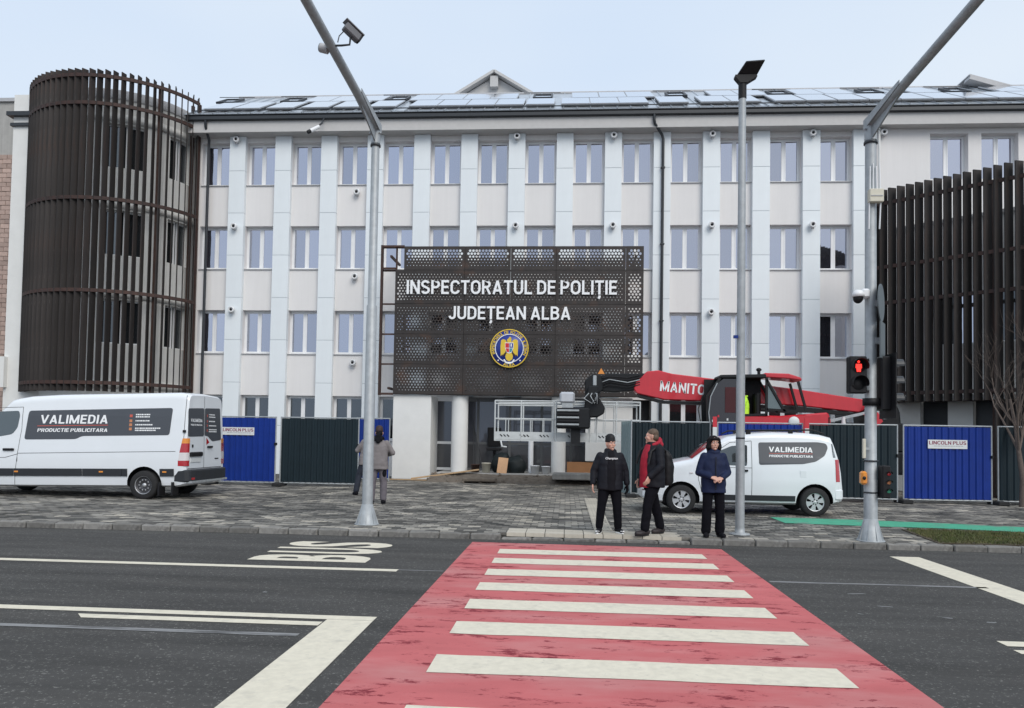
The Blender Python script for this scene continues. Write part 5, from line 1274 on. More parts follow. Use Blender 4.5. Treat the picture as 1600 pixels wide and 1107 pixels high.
# things on the right-hand mast
MX, MY = 5.02, 13.08
t = thing('pedestrian_light', 'black pedestrian signal showing a red standing figure on the right mast', 'traffic light', (4.76, 12.98, 2.72))
MB().box(4.61, 4.89, 12.88, 13.05, 2.42, 3.03).build('housing', m_black, t, bevel=.02)
m_redlit = mat('lit red signal', (.95, .03, .02), .4, emit=1.3)
for z, nm in ((2.86, 'upper_lens'), (2.58, 'lower_lens')):
    mb = MB(); mb.lathe((4.75, 12.875, z), [(.001, 0), (.105, 0), (.115, .02)], 'y', 24); mb.build(nm, m_machdark, t)
    mb = MB(); vs = []
    for i in range(13):
        a = math.radians(-20+220*i/12)
        for yy in (12.88, 12.74): vs.append((4.75+.125*math.cos(a), yy, z+.125*math.sin(a)))
    mb.add(vs, [(2*i, 2*i+1, 2*i+3, 2*i+2) for i in range(12)]); mb.build('visor', m_black, t)
mb = MB(); mb.ball((4.75, 12.868, 2.935), (.022, .004, .022), 10); mb.prism([(4.705, 2.90), (4.795, 2.90), (4.80, 2.83), (4.785, 2.83), (4.78, 2.77), (4.755, 2.77), (4.75, 2.80), (4.745, 2.77), (4.72, 2.77), (4.715, 2.83), (4.70, 2.83)], 12.862, 12.868); mb.build('red_figure', m_redlit, t)
for z in (2.46, 2.98): MB().box(4.88, 4.96, 12.98, 13.03, z-.02, z+.02).build('bracket', m_black, t)
t = thing('vehicle_signal', 'black three lamp traffic signal on the right mast, seen side on with its visors', 'traffic light', (5.26, 13.0, 2.6))
MB().box(5.14, 5.30, 12.93, 13.21, 2.15, 3.04).build('housing', m_black, t, bevel=.02)
MB().box(5.285, 5.30, 12.74, 13.40, 2.02, 3.08).build('backboard', m_black, t)
for z in (2.90, 2.62, 2.34):
    mb = MB(); vs = []
    for i in range(13):
        a = math.radians(-10+200*i/12)
        for xx in (5.30, 5.52): vs.append((xx, 13.07+.105*math.cos(a), z+.105*math.sin(a)))
    mb.add(vs, [(2*i, 2*i+1, 2*i+3, 2*i+2) for i in range(12)]); mb.build('visor', m_dark, t)
    mb = MB(); mb.lathe((5.30, 13.07, z), [(.001, .008), (.1, .004), (.105, 0)], 'x', 20); mb.build('lens', m_redlens if z > 2.8 else m_machdark, t)
t = thing('signal_clamp', 'wide black clamp band holding the signals on the right mast', 'clamp', (MX, MY, 2.3))
mb = MB(); mb.lathe((MX, MY, 2.29), [(.105, -.06), (.125, -.06), (.125, .06), (.105, .06)], 'z', 18); mb.build('band', m_black, t); MB().box(5.1, 5.3, 13.02, 13.12, 2.24, 2.34).build('arm', m_black, t)
t = thing('round_sign', 'round road sign seen almost edge on from behind on the right mast', 'road sign', (5.13, 13.0, 3.92))
sr = Matrix.Rotation(math.radians(12), 3, 'Z')
def sgn(c, pts, th, m, name, par, rot):
    mb = MB(); mb.prism(pts, -th/2, th/2, 'x'); k = MB(); k.add([tuple(rot @ Vector(v)+Vector(c)) for v in mb.v], mb.f); return k.build(name, m, par)
rs_ = Matrix.Rotation(math.radians(-30), 3, 'Z')
m_signback = mat('grey sign back', (.10, .12, .13), .5)
sgn((5.14, 12.96, 3.92), [(.31*math.cos(2*PI*i/28), .31*math.sin(2*PI*i/28)) for i in range(28)], .018, m_signback, 'disc', t, rs_); MB().box(5.06, 5.14, 12.98, 13.08, 3.87, 3.97).build('clip', m_galv, t)
t = thing('panel_sign', 'narrow rectangular road sign seen edge on below the round one', 'road sign', (5.15, 13.0, 3.3))
sgn((5.17, 12.98, 3.30), [(-.22, -.30), (.22, -.30), (.22, .30), (-.22, .30)], .02, m_signback, 'plate', t, rs_); MB().box(5.06, 5.16, 12.98, 13.08, 3.25, 3.35).build('clip', m_galv, t)
t = thing('dome_camera', 'white dome camera on a short arm on the right mast', 'camera', (4.83, 13.0, 4.1))
MB().box(4.84, 4.97, 12.95, 13.08, 4.0, 4.16).build('wall_mount', m_pvc, t, bevel=.03)
mb = MB(); mb.lathe((4.78, 12.98, 4.02), [(.001, .12), (.06, .11), (.095, .06), (.10, 0), (.001, 0)], 'z', 18); mb.build('hood', m_pvc, t); MB().ball((4.78, 12.98, 4.0), (.08, .08, .09), 16).build('dome', m_black, t)
t = thing('cable_box', 'cream plastic cable box high on the right mast', 'junction box', (5.03, 12.95, 5.68))
MB().box(4.93, 5.16, 12.88, 12.99, 5.58, 5.80).build('box_body', m_cream, t, bevel=.012); MB().box(4.95, 5.14, 12.87, 12.881, 5.675, 5.69).build('lid_seam', m_sill, t)
for k in range(4): MB().tube([(4.96+.055*k, 12.95, 5.80), (4.97+.05*k, 12.97, 6.2+.05*(k % 2))], .010, 6).build('cable', m_pvc, t)
for k in range(2): MB().tube([(4.95+.18*k, 12.95, 5.58), (4.95+.17*k, 12.97, 5.15)], .012, 6).build('cable', m_pvc, t)
t = thing('call_button', 'yellow pedestrian call button box on the right mast', 'call button', (4.88, 12.98, 1.03))
MB().box(4.82, 4.92, 12.93, 13.06, .93, 1.15).build('button_box', m_amber, t, bevel=.03); MB().ball((4.86, 12.92, 1.04), (.03, .015, .03), 10).build('button', m_black, t)
t = thing('reflector_strip', 'narrow cream strip fixed to the left side of the right mast', 'reflector', (4.88, 12.98, 1.5)); MB().box(4.85, 4.90, 12.95, 13.0, 1.36, 1.68).build('strip', m_cream, t, bevel=.008); MB().box(4.89, 4.96, 12.97, 13.0, 1.5, 1.54).build('clip', m_galv, t)
t = thing('cycle_signal', 'small low cycle signal with three little lamps on the right mast', 'traffic light', (5.2, 12.95, .98))
MB().box(5.12, 5.26, 12.86, 13.06, .72, 1.25).build('housing', m_black, t, bevel=.02)
for z, m in ((1.12, m_redlens), (.98, m_orange), (.84, m_green)):
    mb = MB(); mb.lathe((5.225, 12.857, z), [(.001, -.006), (.03, -.004), (.034, .002)], 'y', 14); mb.build('lens', m, t)
    mb = MB(); vs = []
    for i in range(9):
        a = math.radians(180*i/8)
        for yy in (12.86, 12.80): vs.append((5.225+.042*math.cos(a), yy, z+.042*math.sin(a)))
    mb.add(vs, [(2*i, 2*i+1, 2*i+3, 2*i+2) for i in range(8)]); mb.build('visor', m_black, t)
for z in (1.32, .80): mb = MB(); mb.lathe((MX, MY, z), [(.107, -.012), (.114, -.012), (.114, .012), (.107, .012)], 'z', 16); mb.build('strap', m_dark, m2)

# ================================================================== BUILDING SITE CLUTTER AT THE ENTRANCE
def bucket(x, y, z, r, h, m, lab, tilt=0):
    t = thing('bucket', lab, 'bucket', (x, y, z), 'buckets by the entrance')
    mb = MB(); mb.lathe((x, y, z), [(.001, .005), (r*.82, .005), (r, h), (r*1.05, h), (r*1.05, h-.03), (r*.97, h-.02), (r*.8, .03), (.001, .03)], 'z', 20); mb.build('pail', m, t)
    mb = MB(); mb.tube([(x+r*math.cos(a), y+r*.6*math.sin(a)-.02, z+h*.98-.10*math.sin(a)) for a in [PI*i/8 for i in range(9)]], .006, 5); mb.build('handle', m_galv, t)
bucket(-2.93, 28.35, .30, .17, .36, m_cream, 'cream paint bucket beside the green black bags at the entrance')
bucket(-3.35, 28.45, .30, .17, .30, m_rust, 'rusty brown bucket left of the cream one at the entrance')
bucket(-1.12, 28.25, .30, .17, .30, m_pvc, 'plain white plastic bucket under the work platform')
bucket(-.72, 28.22, .30, .16, .28, m_pvc, 'white plastic bucket next to the round column under the platform')
t = thing('sack', 'dark green rubbish sack slumped behind the orange board', 'sack', (-2.0, 28.5, .3))
m_sack = mat('dark sack plastic', (.010, .015, .016), .6, spec=.3, var=.2, bump=.5, bscale=14)
for k, (dx, dz, r) in enumerate(((-.35, .38, .36), (.12, .32, .40))):
    mb = MB(); mb.ball((-2.0+dx, 28.55, .30+dz*.75), (r*1.1, r*.7, dz+.06), 28); me = mb.mesh('bag', m_sack, wloc(t)); jitter(me, .10, 3.2); jitter(me, .035, 9); link('bag', me, t)
t = thing('chipboard', 'small orange board leaning on the dark sack', 'board', (-2.3, 28.05, .3)); mb = MB(); mb.bar((-2.33, 28.0, .30), (-2.28, 28.22, .86), .36, .03, up=(0, 1, 0)); mb.build('board', m_ply, t)
t = thing('wooden_plank', 'long pale wooden plank sloping down from the slab beside the square column', 'plank', (-4.4, 27.9, .1))
mb = MB(); mb.bar((-5.6, 27.7, .06), (-3.15, 27.95, .42), .30, .05); mb.build('plank', m_wood, t, bevel=.006)
t = thing('wooden_plank', 'thin plank lying flat on the ground before the square column', 'plank', (-5.6, 27.4, 0)); mb = MB(); mb.bar((-6.5, 27.55, .03), (-4.9, 27.45, .03), .16, .03); mb.build('plank', m_wood, t)
t = thing('metal_rods', 'bundle of thin metal rods leaning in the entrance corner by the round column', 'rods', (-3.5, 29.6, .3))
for k in range(5): MB().tube([(-3.55+.09*k, 29.5, .32), (-3.62-.05*k+.09*k, 29.95, 2.2-.2*k)], .012, 6).build('rod', m_dark, t)
t = thing('office_chair', 'black office chair seen behind the entrance glass left of the platform', 'chair', (-2.75, 29.75, .3))
mb = MB(); mb.obox((-2.80, 29.80, 1.62), .50, .06, .75, Matrix.Rotation(.12, 3, 'X')); mb.build('backrest', m_black, t, bevel=.03)
MB().box(-3.05, -2.5, 29.45, 29.9, 1.10, 1.20).build('seat', m_black, t, bevel=.03); MB().cyl((-2.78, 29.68, .42), (-2.78, 29.68, 1.10), .035, .035, 10).build('post', m_black, t)
for k in range(5): a = 2*PI*k/5; MB().bar((-2.78, 29.68, .44), (-2.78+.26*math.cos(a), 29.68+.22*math.sin(a), .36), .04, .04).build('foot', m_black, t)
t = thing('white_pipe', 'white plastic pipe standing upright at the middle of the entrance', 'pipe', (-1.3, 28.6, .3)); MB().tube([(-1.3, 28.6, .3), (-1.3, 28.6, 1.55)], .10, 14).build('pipe', m_pvc, t)
# broken edge of the slab and rubble
mb = MB(); random.seed(21)
for k in range(420):
    x = random.uniform(-4.9, 2.2); y = 27.75-abs(random.gauss(0, .45))+.15; s_ = random.uniform(.04, .17); z = max(0, .22-(27.8-y)*.35)*random.uniform(.2, 1)
    mb.obox((x, y, z), s_, s_*random.uniform(.5, 1), s_*random.uniform(.4, .8), Matrix.Rotation(random.uniform(0, 3), 3, (random.random(), random.random(), 1)))
rb = mb.build('rubble', m_rubble, kind='stuff')
mb = MB(); n = 40; vs = []
for i in range(n+1):
    x = -4.9+7.2*i/n
    for j in range(9):
        y = 26.5+1.5*j/8; z = -.02+.30*max(0, (j-1)/7)**1.2+.06*mnoise.noise(Vector((x*2.2, y*3, 1))); vs.append((x, y, z))
mb.add(vs, [(i*9+j, (i+1)*9+j, (i+1)*9+j+1, i*9+j+1) for i in range(n) for j in range(8)], 0, True); mb.build('dirt_bank', m_rubble, kind='structure')
t = thing('concrete_lid', 'flat dark slab of concrete lying in the rubble before the sack', 'slab', (-2.9, 26.8, .1)); mb = MB(); mb.box(-3.6, -2.4, 26.6, 27.0, .05, .18); mb.build('slab', m_rubble, t, bevel=.03)
for x, lab in ((.35, 'grey concrete slab lying on the ground below the brown board'), ):
    t = thing('concrete_slab', lab, 'slab', (x+.4, 26.9, .1)); MB().box(-.45, 1.75, 26.6, 27.6, .18, .40).build('slab', m_conc, t, bevel=.03)

# ================================================================== BARE TREE AT THE RIGHT EDGE
tree = thing('bare_tree', 'bare young tree with thin grey branches by the fence at the right edge', 'tree', (12.02, 21.2, 0))
random.seed(31); trunk = MB(); twigs = MB()
def grow(mb, p, d, L, r, lev):
    p = Vector(p); d = Vector(d).normalized(); pts = [p]; rs = [r]; n = 4
    for i in range(n):
        d = (d+Vector((random.gauss(0, .10), random.gauss(0, .10), .05))).normalized(); p = p+d*L/n; pts.append(p); rs.append(r*(1-.6*(i+1)/n))
    mb.tube(pts, rs, 7 if lev < 2 else 4)
    if lev >= 4: return
    for k in range(3 if lev else 6):
        i = random.randint(1, n) if lev else random.randint(2, n); a = random.uniform(0, 2*PI); s_ = random.uniform(.45, .8)
        nd = (d+Vector((math.cos(a), math.sin(a), .2))*s_).normalized(); grow(twigs, pts[i], nd, L*random.uniform(.5, .72), max(.004, rs[i]*.62), lev+1)
grow(trunk, (12.02, 21.2, 0), (-.02, 0, 1), 2.9, .085, 0)
trunk.build('trunk', m_bark, tree); twigs.build('branches', m_bark, tree, kind='stuff')

# ================================================================== PEOPLE
def cap(mb, p0, p1, r0, r1, n=14):
    p0, p1 = Vector(p0), Vector(p1); d = (p1-p0); L = d.length; d.normalize(); path = []; rs = []
    for i in range(5): a = PI/2*(1-i/4)*.985; path.append(p0-d*r0*math.sin(a)); rs.append(r0*math.cos(a))
    for i in range(5): a = PI/2*(i/4)*.985; path.append(p1+d*r1*math.sin(a)); rs.append(r1*math.cos(a))
    return mb.tube(path, rs, n)
def loft(mb, rings, n=28, power=2.4):
    """rings: (x, y, z, rx, ry) closed shell with flat ends"""
    vs = []; 
    for x, y, z, rx, ry in rings:
        for j in range(n):
            a = 2*PI*j/n; c, s_ = math.cos(a), math.sin(a)
            vs.append((x+rx*math.copysign(abs(c)**(2/power), c), y+ry*math.copysign(abs(s_)**(2/power), s_), z))
    m = len(rings); fs = [(i*n+j, i*n+(j+1) % n, (i+1)*n+(j+1) % n, (i+1)*n+j) for i in range(m-1) for j in range(n)]
    fs += [list(range(n))[::-1], list(range((m-1)*n, m*n))]
    return mb.add(vs, fs)
def remeshed(mb, name, m, par, vox, fold=0, fscale=9, seed=0, smooth=2):
    me = mb.mesh(name, m, (0, 0, 0))
    def f(o):
        k = o.modifiers.new('r', 'REMESH'); k.mode = 'VOXEL'; k.voxel_size = vox; k.use_smooth_shade = True
        if smooth: q = o.modifiers.new('s', 'SMOOTH'); q.iterations = smooth; q.factor = .5
    r = modded(me, f); r.name = name
    if not r.materials: r.materials.append(m)
    if fold:
        r.update(); o = Vector((seed*7.7, 0, 0))
        ns = [v.normal.copy() for v in r.vertices]
        for v, nn in zip(r.vertices, ns):
            q = Vector((v.co.x*fscale, v.co.y*fscale, v.co.z*fscale*.8))+o
            w = mnoise.noise(q)+.5*mnoise.noise(q*2.1); w2 = mnoise.noise(Vector((v.co.x*3, v.co.y*3, v.co.z*15))+o)
            v.co += nn*(w*fold+w2*fold*.6)
    for p in r.polygons: p.use_smooth = True
    return link(name, r, par)
def hand(mb, w, d, nrm, curl=.5, k=1.0):
    """palm, four unequal fingers bent at two joints and a thumb leaving the side of the palm; w wrist, d towards the fingertips, nrm palm side"""
    w, d, nrm = Vector(w), Vector(d).normalized(), Vector(nrm).normalized(); s_ = d.cross(nrm).normalized(); nrm = s_.cross(d)
    for t in (-.028, -.010, .010, .028): cap(mb, w+s_*t*.7*k, w+d*.085*k+s_*t*k, .017*k, .014*k, 8)
    for t, L in ((-.031, .060), (-.011, .072), (.010, .078), (.030, .070)):
        a = w+d*.088*k+s_*t*k; d1 = (d+nrm*curl*.7).normalized(); b = a+d1*L*.5*k; d2 = (d1+nrm*curl*1.1).normalized()
        cap(mb, a, b, .0105*k, .0098*k, 8); cap(mb, b, b+d2*L*.5*k, .0098*k, .008*k, 8)
    a = w+d*.03*k+s_*.03*k; b = a+(d*.6+s_*.75+nrm*.25).normalized()*.042*k; cap(mb, a, b, .0145*k, .012*k, 8); cap(mb, b, b+(d+s_*.15+nrm*.3).normalized()*.034*k, .012*k, .0095*k, 8)

def person(label, loc, rz, h, g=1.0, head=0, nod=0, J=None, lean=(0, 0), top=None, top_hem=.78, inner=None, legs=None, shoes=None, sole=None, hair=None, hat=None,
           hands=((.0, 0, -1), (.0, 0, -1)), gloves=(0, 0), seed=1, hood=None, beltz=None, hairkind='short', legw=1.0, cuff=.075):
    k = h/1.74
    P = dict(hl=(-.09, 0, .90), hr=(.09, 0, .90), kl=(-.11, -.01, .49), kr=(.11, -.01, .49), al=(-.12, .02, .09), ar=(.12, .02, .09),
             sl=(-.165, .01, 1.375), sr=(.165, .01, 1.375), el=(-.262, .02, 1.10), er=(.27, .02, 1.12), wl=(-.29, -.05, .87), wr=(.29, -.05, .87), tl=(-.03, -1), tr=(.03, -1))
    P.update(J or {})
    def L3(p): return Vector((p[0]+lean[0]*p[2], p[1]+lean[1]*p[2], p[2]))*k
    V = {q: L3(p) for q, p in P.items() if len(p) == 3}
    for s_ in 'lr':                      # wider people carry their arms further out
        for j, f in (('s', .06), ('e', .07), ('w', .05)): V[j+s_].x += (-1 if s_ == 'l' else 1)*(g-1)*f*3*k*(1 if abs(P['w'+s_][0]) > .12 or j != 'w' else 0)
    t = thing('person', label, 'person', loc); t.rotation_euler.z = rz
    hm = (V['hl']+V['hr'])/2; ch = (V['sl']+V['sr'])/2; C = Vector((ch.x, ch.y, ch.z+.025*k))
    hc = C+Vector((0, -.015, .203))*k
    RH = Matrix.Rotation(math.radians(head), 3, 'Z') @ Matrix.Rotation(math.radians(nod), 3, 'X')
    def H(x, y, z): return hc+RH @ (Vector((x, y, z))*k)
    # body: one continuous skin from head to ankles
    b = MB()
    sk = MB(); sk.ball((0, 0, 0), (.077*k, .096*k, .108*k), 20); b.add([RH @ Vector(v)+H(0, .012, .012) for v in sk.v], sk.f)
    sk = MB(); sk.ball((0, 0, 0), (.060*k, .066*k, .074*k), 16); b.add([RH @ Vector(v)+H(0, -.026, -.052) for v in sk.v], sk.f)
    cap(b, H(0, -.086, .012), H(0, -.100, -.026), .009*k, .014*k, 8); cap(b, H(-.042, -.080, .030), H(.042, -.080, .030), .013*k, .013*k, 8); cap(b, H(-.020, -.086, -.062), H(.020, -.086, -.062), .010*k, .010*k, 8); cap(b, H(0, -.078, -.100), H(0, -.074, -.102), .022*k, .022*k, 8)
    for sx in (-1, 1):
        cap(b, H(sx*.080, .012, .012), H(sx*.076, .006, -.030), .016*k, .011*k, 8); cap(b, H(sx*.040, -.060, -.022), H(sx*.046, -.040, -.040), .028*k, .024*k, 8)
    cap(b, C+Vector((0, .02, -.02))*k, H(0, .020, -.05), .062*k, .056*k)
    loft(b, [(hm.x, hm.y, hm.z-.06*k, .14*k*g, .10*k*g), (hm.x, hm.y, hm.z+.1*k, .145*k*g, .10*k*g), ((hm.x+C.x)/2, (hm.y+C.y)/2, (hm.z+C.z)/2+.05*k, .15*k*g, .10*k*g), (C.x, C.y, C.z-.06*k, .16*k*g, .10*k*g), (C.x, C.y, C.z+.03*k, .10*k, .07*k)])
    for s_ in 'lr':
        cap(b, V['h'+s_], V['k'+s_], .08*k, .055*k); cap(b, V['k'+s_], V['a'+s_], .055*k, .038*k)
        cap(b, V['s'+s_], V['e'+s_], .05*k, .04*k); cap(b, V['e'+s_], V['w'+s_], .038*k, .027*k)
    for i, s_ in enumerate('lr'):
        if not gloves[i]:
            d = Vector(hands[i]); hand(b, V['w'+s_], d, Vector((1 if s_ == 'l' else -1, -.3, 0)) if len(hands[i]) == 3 and abs(d.z) > .6 else Vector((0, .5, -.6)), .55, k)
    body = remeshed(b, 'body', m_skin, t, .0075, smooth=2)
    for sx in (-1, 1):
        e = MB(); e.ball(H(sx*.031, -.083, .006), (.014*k, .010*k, .0085*k), 10); link('eye', e.mesh('eye', m_clear), body)
        e = MB(); e.ball(H(sx*.030, -.091, .006), .0062*k, 8); link('pupil', e.mesh('pupil', m_black), body)
        e = MB(); cap(e, H(sx*.016, -.094, .028), H(sx*.048, -.082, .030), .005*k, .004*k, 6); link('eyebrow', e.mesh('eyebrow', hair or m_hairb), body)
    e = MB(); cap(e, H(-.021, -.094, -.063), H(.021, -.094, -.063), .0048*k, .0048*k, 6); link('mouth', e.mesh('mouth', m_rust), body)
    # trousers
    tm = MB(); hz = hm.z
    seated = V['kl'].z > V['hl'].z-.2*k
    loft(tm, [(hm.x, hm.y, hz-.10*k, .15*k*g, .125*k*g), (hm.x, hm.y, hz, .172*k*g, .135*k*g), (hm.x, hm.y, hz+.12*k, .162*k*g, .13*k*g)], 24)
    for s_ in 'lr':
        cap(tm, V['h'+s_]+Vector((0, 0, -.02*k)), V['k'+s_], .104*k*g*legw, .080*k*legw); cap(tm, V['k'+s_], V['a'+s_]+Vector((0, 0, .03*k)), .080*k*legw, cuff*k)
    remeshed(tm, 'trousers', legs, t, .011, .007, 8, seed)
    # shoes
    for s_ in 'lr':
        a = V['a'+s_]; tx = P['t'+s_]; d = Vector((tx[0], tx[1], 0)).normalized(); q = Vector((-d.y, d.x, 0)); base = Vector((a.x, a.y, 0)); fl = a.z-.09*k
        sh = MB(); cap(sh, base-d*.045*k+Vector((0, 0, fl+.055*k)), base+d*.15*k+Vector((0, 0, fl+.040*k)), .050*k, .040*k, 12); cap(sh, base+Vector((0, 0, fl+.06*k)), base+Vector((0, 0, fl+.13*k)), .052*k, .050*k, 12)
        cap(sh, base+d*.08*k+q*.014*k+Vector((0, 0, fl+.04*k)), base+d*.13*k+q*.012*k+Vector((0, 0, fl+.035*k)), .043*k, .036*k, 10)
        bm_ = sh.mesh('shoe', shoes); bb = bmesh.new(); bb.from_mesh(bm_); bb.free()
        o = remeshed(sh, 'shoe', shoes, t, .009, 0)
        for v in o.data.vertices: v.co.z = max(v.co.z, fl+.012*k)
        so_ = MB(); n = 18; vs = []
        for z in (fl+.0, fl+.028*k):
            for j in range(n):
                an = 2*PI*j/n; u = .055*k+.135*k*math.cos(an); w = (.050 if math.cos(an) < 0 else .046)*k*math.sin(an); vs.append(tuple(base+d*u+q*w+Vector((0, 0, z))))
        so_.add(vs, [list(range(n))[::-1], list(range(n, 2*n))]+[(j, (j+1) % n, n+(j+1) % n, n+j) for j in range(n)]); link('sole', so_.mesh('sole', sole or m_black, bevel=.004), o)
    # jacket
    if top:
        jm = MB(); hem = top_hem*k; mid = (hm+C)/2
        fx = lambda z: hm.x+(C.x-hm.x)*(z-hz)/(C.z-hz); fy = lambda z: hm.y+(C.y-hm.y)*(z-hz)/(C.z-hz)
        zz = [(hem, .215, .150), (hem+.02*k, .218, .155), (hz+.10*k, .212, .152), (hz+.24*k, .205, .150), (C.z-.16*k, .208, .146), (C.z-.06*k, .185, .128), (C.z+.02*k, .135, .100), (C.z+.075*k, .088, .082), (C.z+.115*k, .078, .075)]
        loft(jm, [(fx(z), fy(z), z, a*k*g, c*k*g) for z, a, c in zz])
        for s_ in 'lr':
            cap(jm, V['s'+s_], V['e'+s_], .074*k*(.5+.5*g), .064*k); cap(jm, V['e'+s_], V['w'+s_]+(V['e'+s_]-V['w'+s_]).normalized()*.03*k, .066*k, .050*k)
        if hood is None or hood == 'same':
            for i in range(12): a = 2*PI*i/12; a2 = 2*PI*(i+1)/12; f = lambda a: C+Vector((.085*math.cos(a), .01+.085*math.sin(a), .075+.03*math.sin(a)))*k; cap(jm, f(a), f(a2), .032*k, .032*k, 8)
        remeshed(jm, 'jacket', top, t, .0105, .008, 7, seed+3)
        if hood is not None and hood != 'same':
            hm_ = MB()
            for i in range(12):
                a = 2*PI*i/12; a2 = 2*PI*(i+1)/12; f = lambda a: C+Vector((.095*math.cos(a), .015+.10*math.sin(a), .085+.045*math.sin(a)))*k; 
                if math.sin((a+a2)/2) < -.55: continue
                cap(hm_, f(a), f(a2), .034*k, .034*k, 8)
            cap(hm_, C+Vector((-.06, .12, .07))*k, C+Vector((.06, .12, .07))*k, .050*k, .050*k, 10); cap(hm_, C+Vector((0, .12, .14))*k, C+Vector((0, .15, .02))*k, .06*k, .05*k, 10)
            remeshed(hm_, 'hood', hood, t, .01, .005, 10, seed)
        if inner:
            im = MB(); loft(im, [(fx(z), fy(z)-.024*k, z, a*k*g*(.52 if hood is None else .62), c*k*g*1.0) for z, a, c in [(hem-.01*k, .215, .150), (hz+.10*k, .212, .152), (hz+.24*k, .205, .150), (C.z-.14*k, .205, .140), (C.z-.03*k, .17, .112), (C.z+.07*k, .12, .075)]])
            remeshed(im, 'hoodie_front', inner, t, .0105, .004, 7, seed+5)
    # hair / hat
    hr = MB()
    if hairkind == 'bob':
        for x0, y0, z0, rx, ry, rz_2 in ((0, .030, .045, .098, .098, .092), (0, .050, -.03, .095, .075, .10)): sk = MB(); sk.ball((0, 0, 0), (rx*k, ry*k, rz_2*k), 18); hr.add([RH @ Vector(v)+H(x0, y0, z0) for v in sk.v], sk.f)
        for sx in (-1, 1):
            cap(hr, H(sx*.074, -.025, .060), H(sx*.090, -.030, -.075), .034*k, .036*k, 10); cap(hr, H(sx*.088, .01, .04), H(sx*.098, .01, -.10), .036*k, .036*k, 10); cap(hr, H(sx*.045, -.072, .082), H(sx*.078, -.050, .02), .026*k, .020*k, 10)
        cap(hr, H(-.05, -.078, .072), H(.05, -.078, .072), .026*k, .026*k, 10)
        remeshed(hr, 'hair', hair, t, .009, .006, 22, seed)
    elif hairkind == 'short':
        for x0, y0, z0, rx, ry, rz_2 in ((0, .022, .050, .083, .092, .082), (0, .050, -.012, .080, .066, .075)): sk = MB(); sk.ball((0, 0, 0), (rx*k, ry*k, rz_2*k), 18); hr.add([RH @ Vector(v)+H(x0, y0, z0) for v in sk.v], sk.f)
        remeshed(hr, 'hair', hair, t, .008, .004, 40, seed)
    if hat:
        hm2 = MB(); sk = MB(); sk.lathe((0, 0, 0), [(.001, .125*k), (.04*k, .122*k), (.075*k, .095*k), (.090*k, .05*k), (.094*k, .0), (.094*k, -.028*k), (.07*k, -.03*k), (.001, -.03*k)], 'z', 24); hm2.add([RH @ Vector((v[0]*.94, v[1]*1.10, v[2]))+H(0, .012, .055) for v in sk.v], sk.f)
        remeshed(hm2, 'knitted_hat' if hat is not m_rust else 'cap', hat, t, .008, .003, 20, seed)
    for i, s_ in enumerate('lr'):
        if gloves[i]:
            gm = MB(); hand(gm, V['w'+s_], hands[i], Vector((1 if s_ == 'l' else -1, -.3, 0)), .7, k*1.12); remeshed(gm, 'glove', m_blackcl, t, .0075, 0)
    return t, V, C, k

m_logo = mat('white logo print', (.7, .7, .72), .7, var=0)
p1, V1, C1_, k1 = person('man in black knitted hat and open black jacket over a printed hoodie', (.76, 13.25, .005), math.radians(6), 1.655, g=1.09, head=22, J=dict(
    kl=(-.15, -.03, .49), al=(-.185, 0, .09), kr=(.13, -.02, .49), ar=(.16, .02, .09), tl=(-.35, -1), tr=(.35, -1), el=(-.27, .03, 1.10), wl=(-.30, -.04, .87), er=(.27, .03, 1.10), wr=(.295, .0, .87)),
    top=m_blackj, inner=m_blackcl, legs=m_trous, shoes=m_blackcl, sole=m_pvc, hat=m_black, hairkind=None, gloves=(0, 1), hands=((-.05, -.05, -1), (.1, 0, -1)), seed=2, legw=1.05, cuff=.07)
mb = MB()
vs, fs = text_data('Champion', .02, .25); xs = [v.x for v in vs]; mn, mxx = min(xs), max(xs)
def chest(u, v):
    x = -.105+.21*u; z = C1_.z-.075*k1+.05*v
    return (C1_.x+x, C1_.y-.177*k1-.0+x*x*1.2-(C1_.z-.06-z)*.10, z)
mb.add([chest((v.x-mn)/(mxx-mn), v.y) for v in vs], fs); link('chest_print', mb.mesh('chest_print', m_logo), p1)
for s_, sg in (('l', -1), ('r', 1)):       # white toe panels on the trainers
    a = V1['a'+s_]; d = Vector((sg*.35, -1, 0)).normalized(); mb = MB(); mb.ball(Vector((a.x, a.y, .045*k1))+d*.155*k1, (.040*k1, .034*k1, .026*k1), 12); link('toe_panel', mb.mesh('toe_panel', m_pvc), p1)
p2, V2, C2_, k2 = person('man with short brown hair in red hoodie and black jacket, walking with a backpack', (1.46, 13.2, .005), math.radians(-62), 1.80, g=1.16, head=-38, J=dict(
    hl=(-.09, 0, .90), hr=(.09, 0, .90), kl=(-.09, .13, .50), al=(-.09, .24, .09), kr=(.10, -.14, .50), ar=(.10, -.19, .09), tl=(.15, -1), tr=(0, -1), el=(-.25, .07, 1.13), wl=(-.24, -.06, .89), er=(.26, -.02, 1.12), wr=(.20, -.20, .95)),
    top=m_blackj, inner=m_redh, hood=m_redh, legs=m_trous, shoes=mat('brown black boots', (.022, .016, .018), .6), hair=m_hairbr, hairkind='short', hands=((0, -.2, -1), (0, -.5, -.9)), seed=5)
bp = thing('backpack', 'black backpack on the back of the man in the red hoodie', 'backpack', (1.46, 13.2, .005)); bp.rotation_euler.z = math.radians(-62)
mb = MB(); loft(mb, [(0, .27, .80*k2, .13, .07), (0, .285, .86*k2, .155, .105), (0, .285, 1.10*k2, .16, .12), (0, .27, 1.30*k2, .14, .09), (0, .24, 1.38*k2, .09, .05)], 24); remeshed(mb, 'bag', m_black, bp, .012, .006, 8, 3)
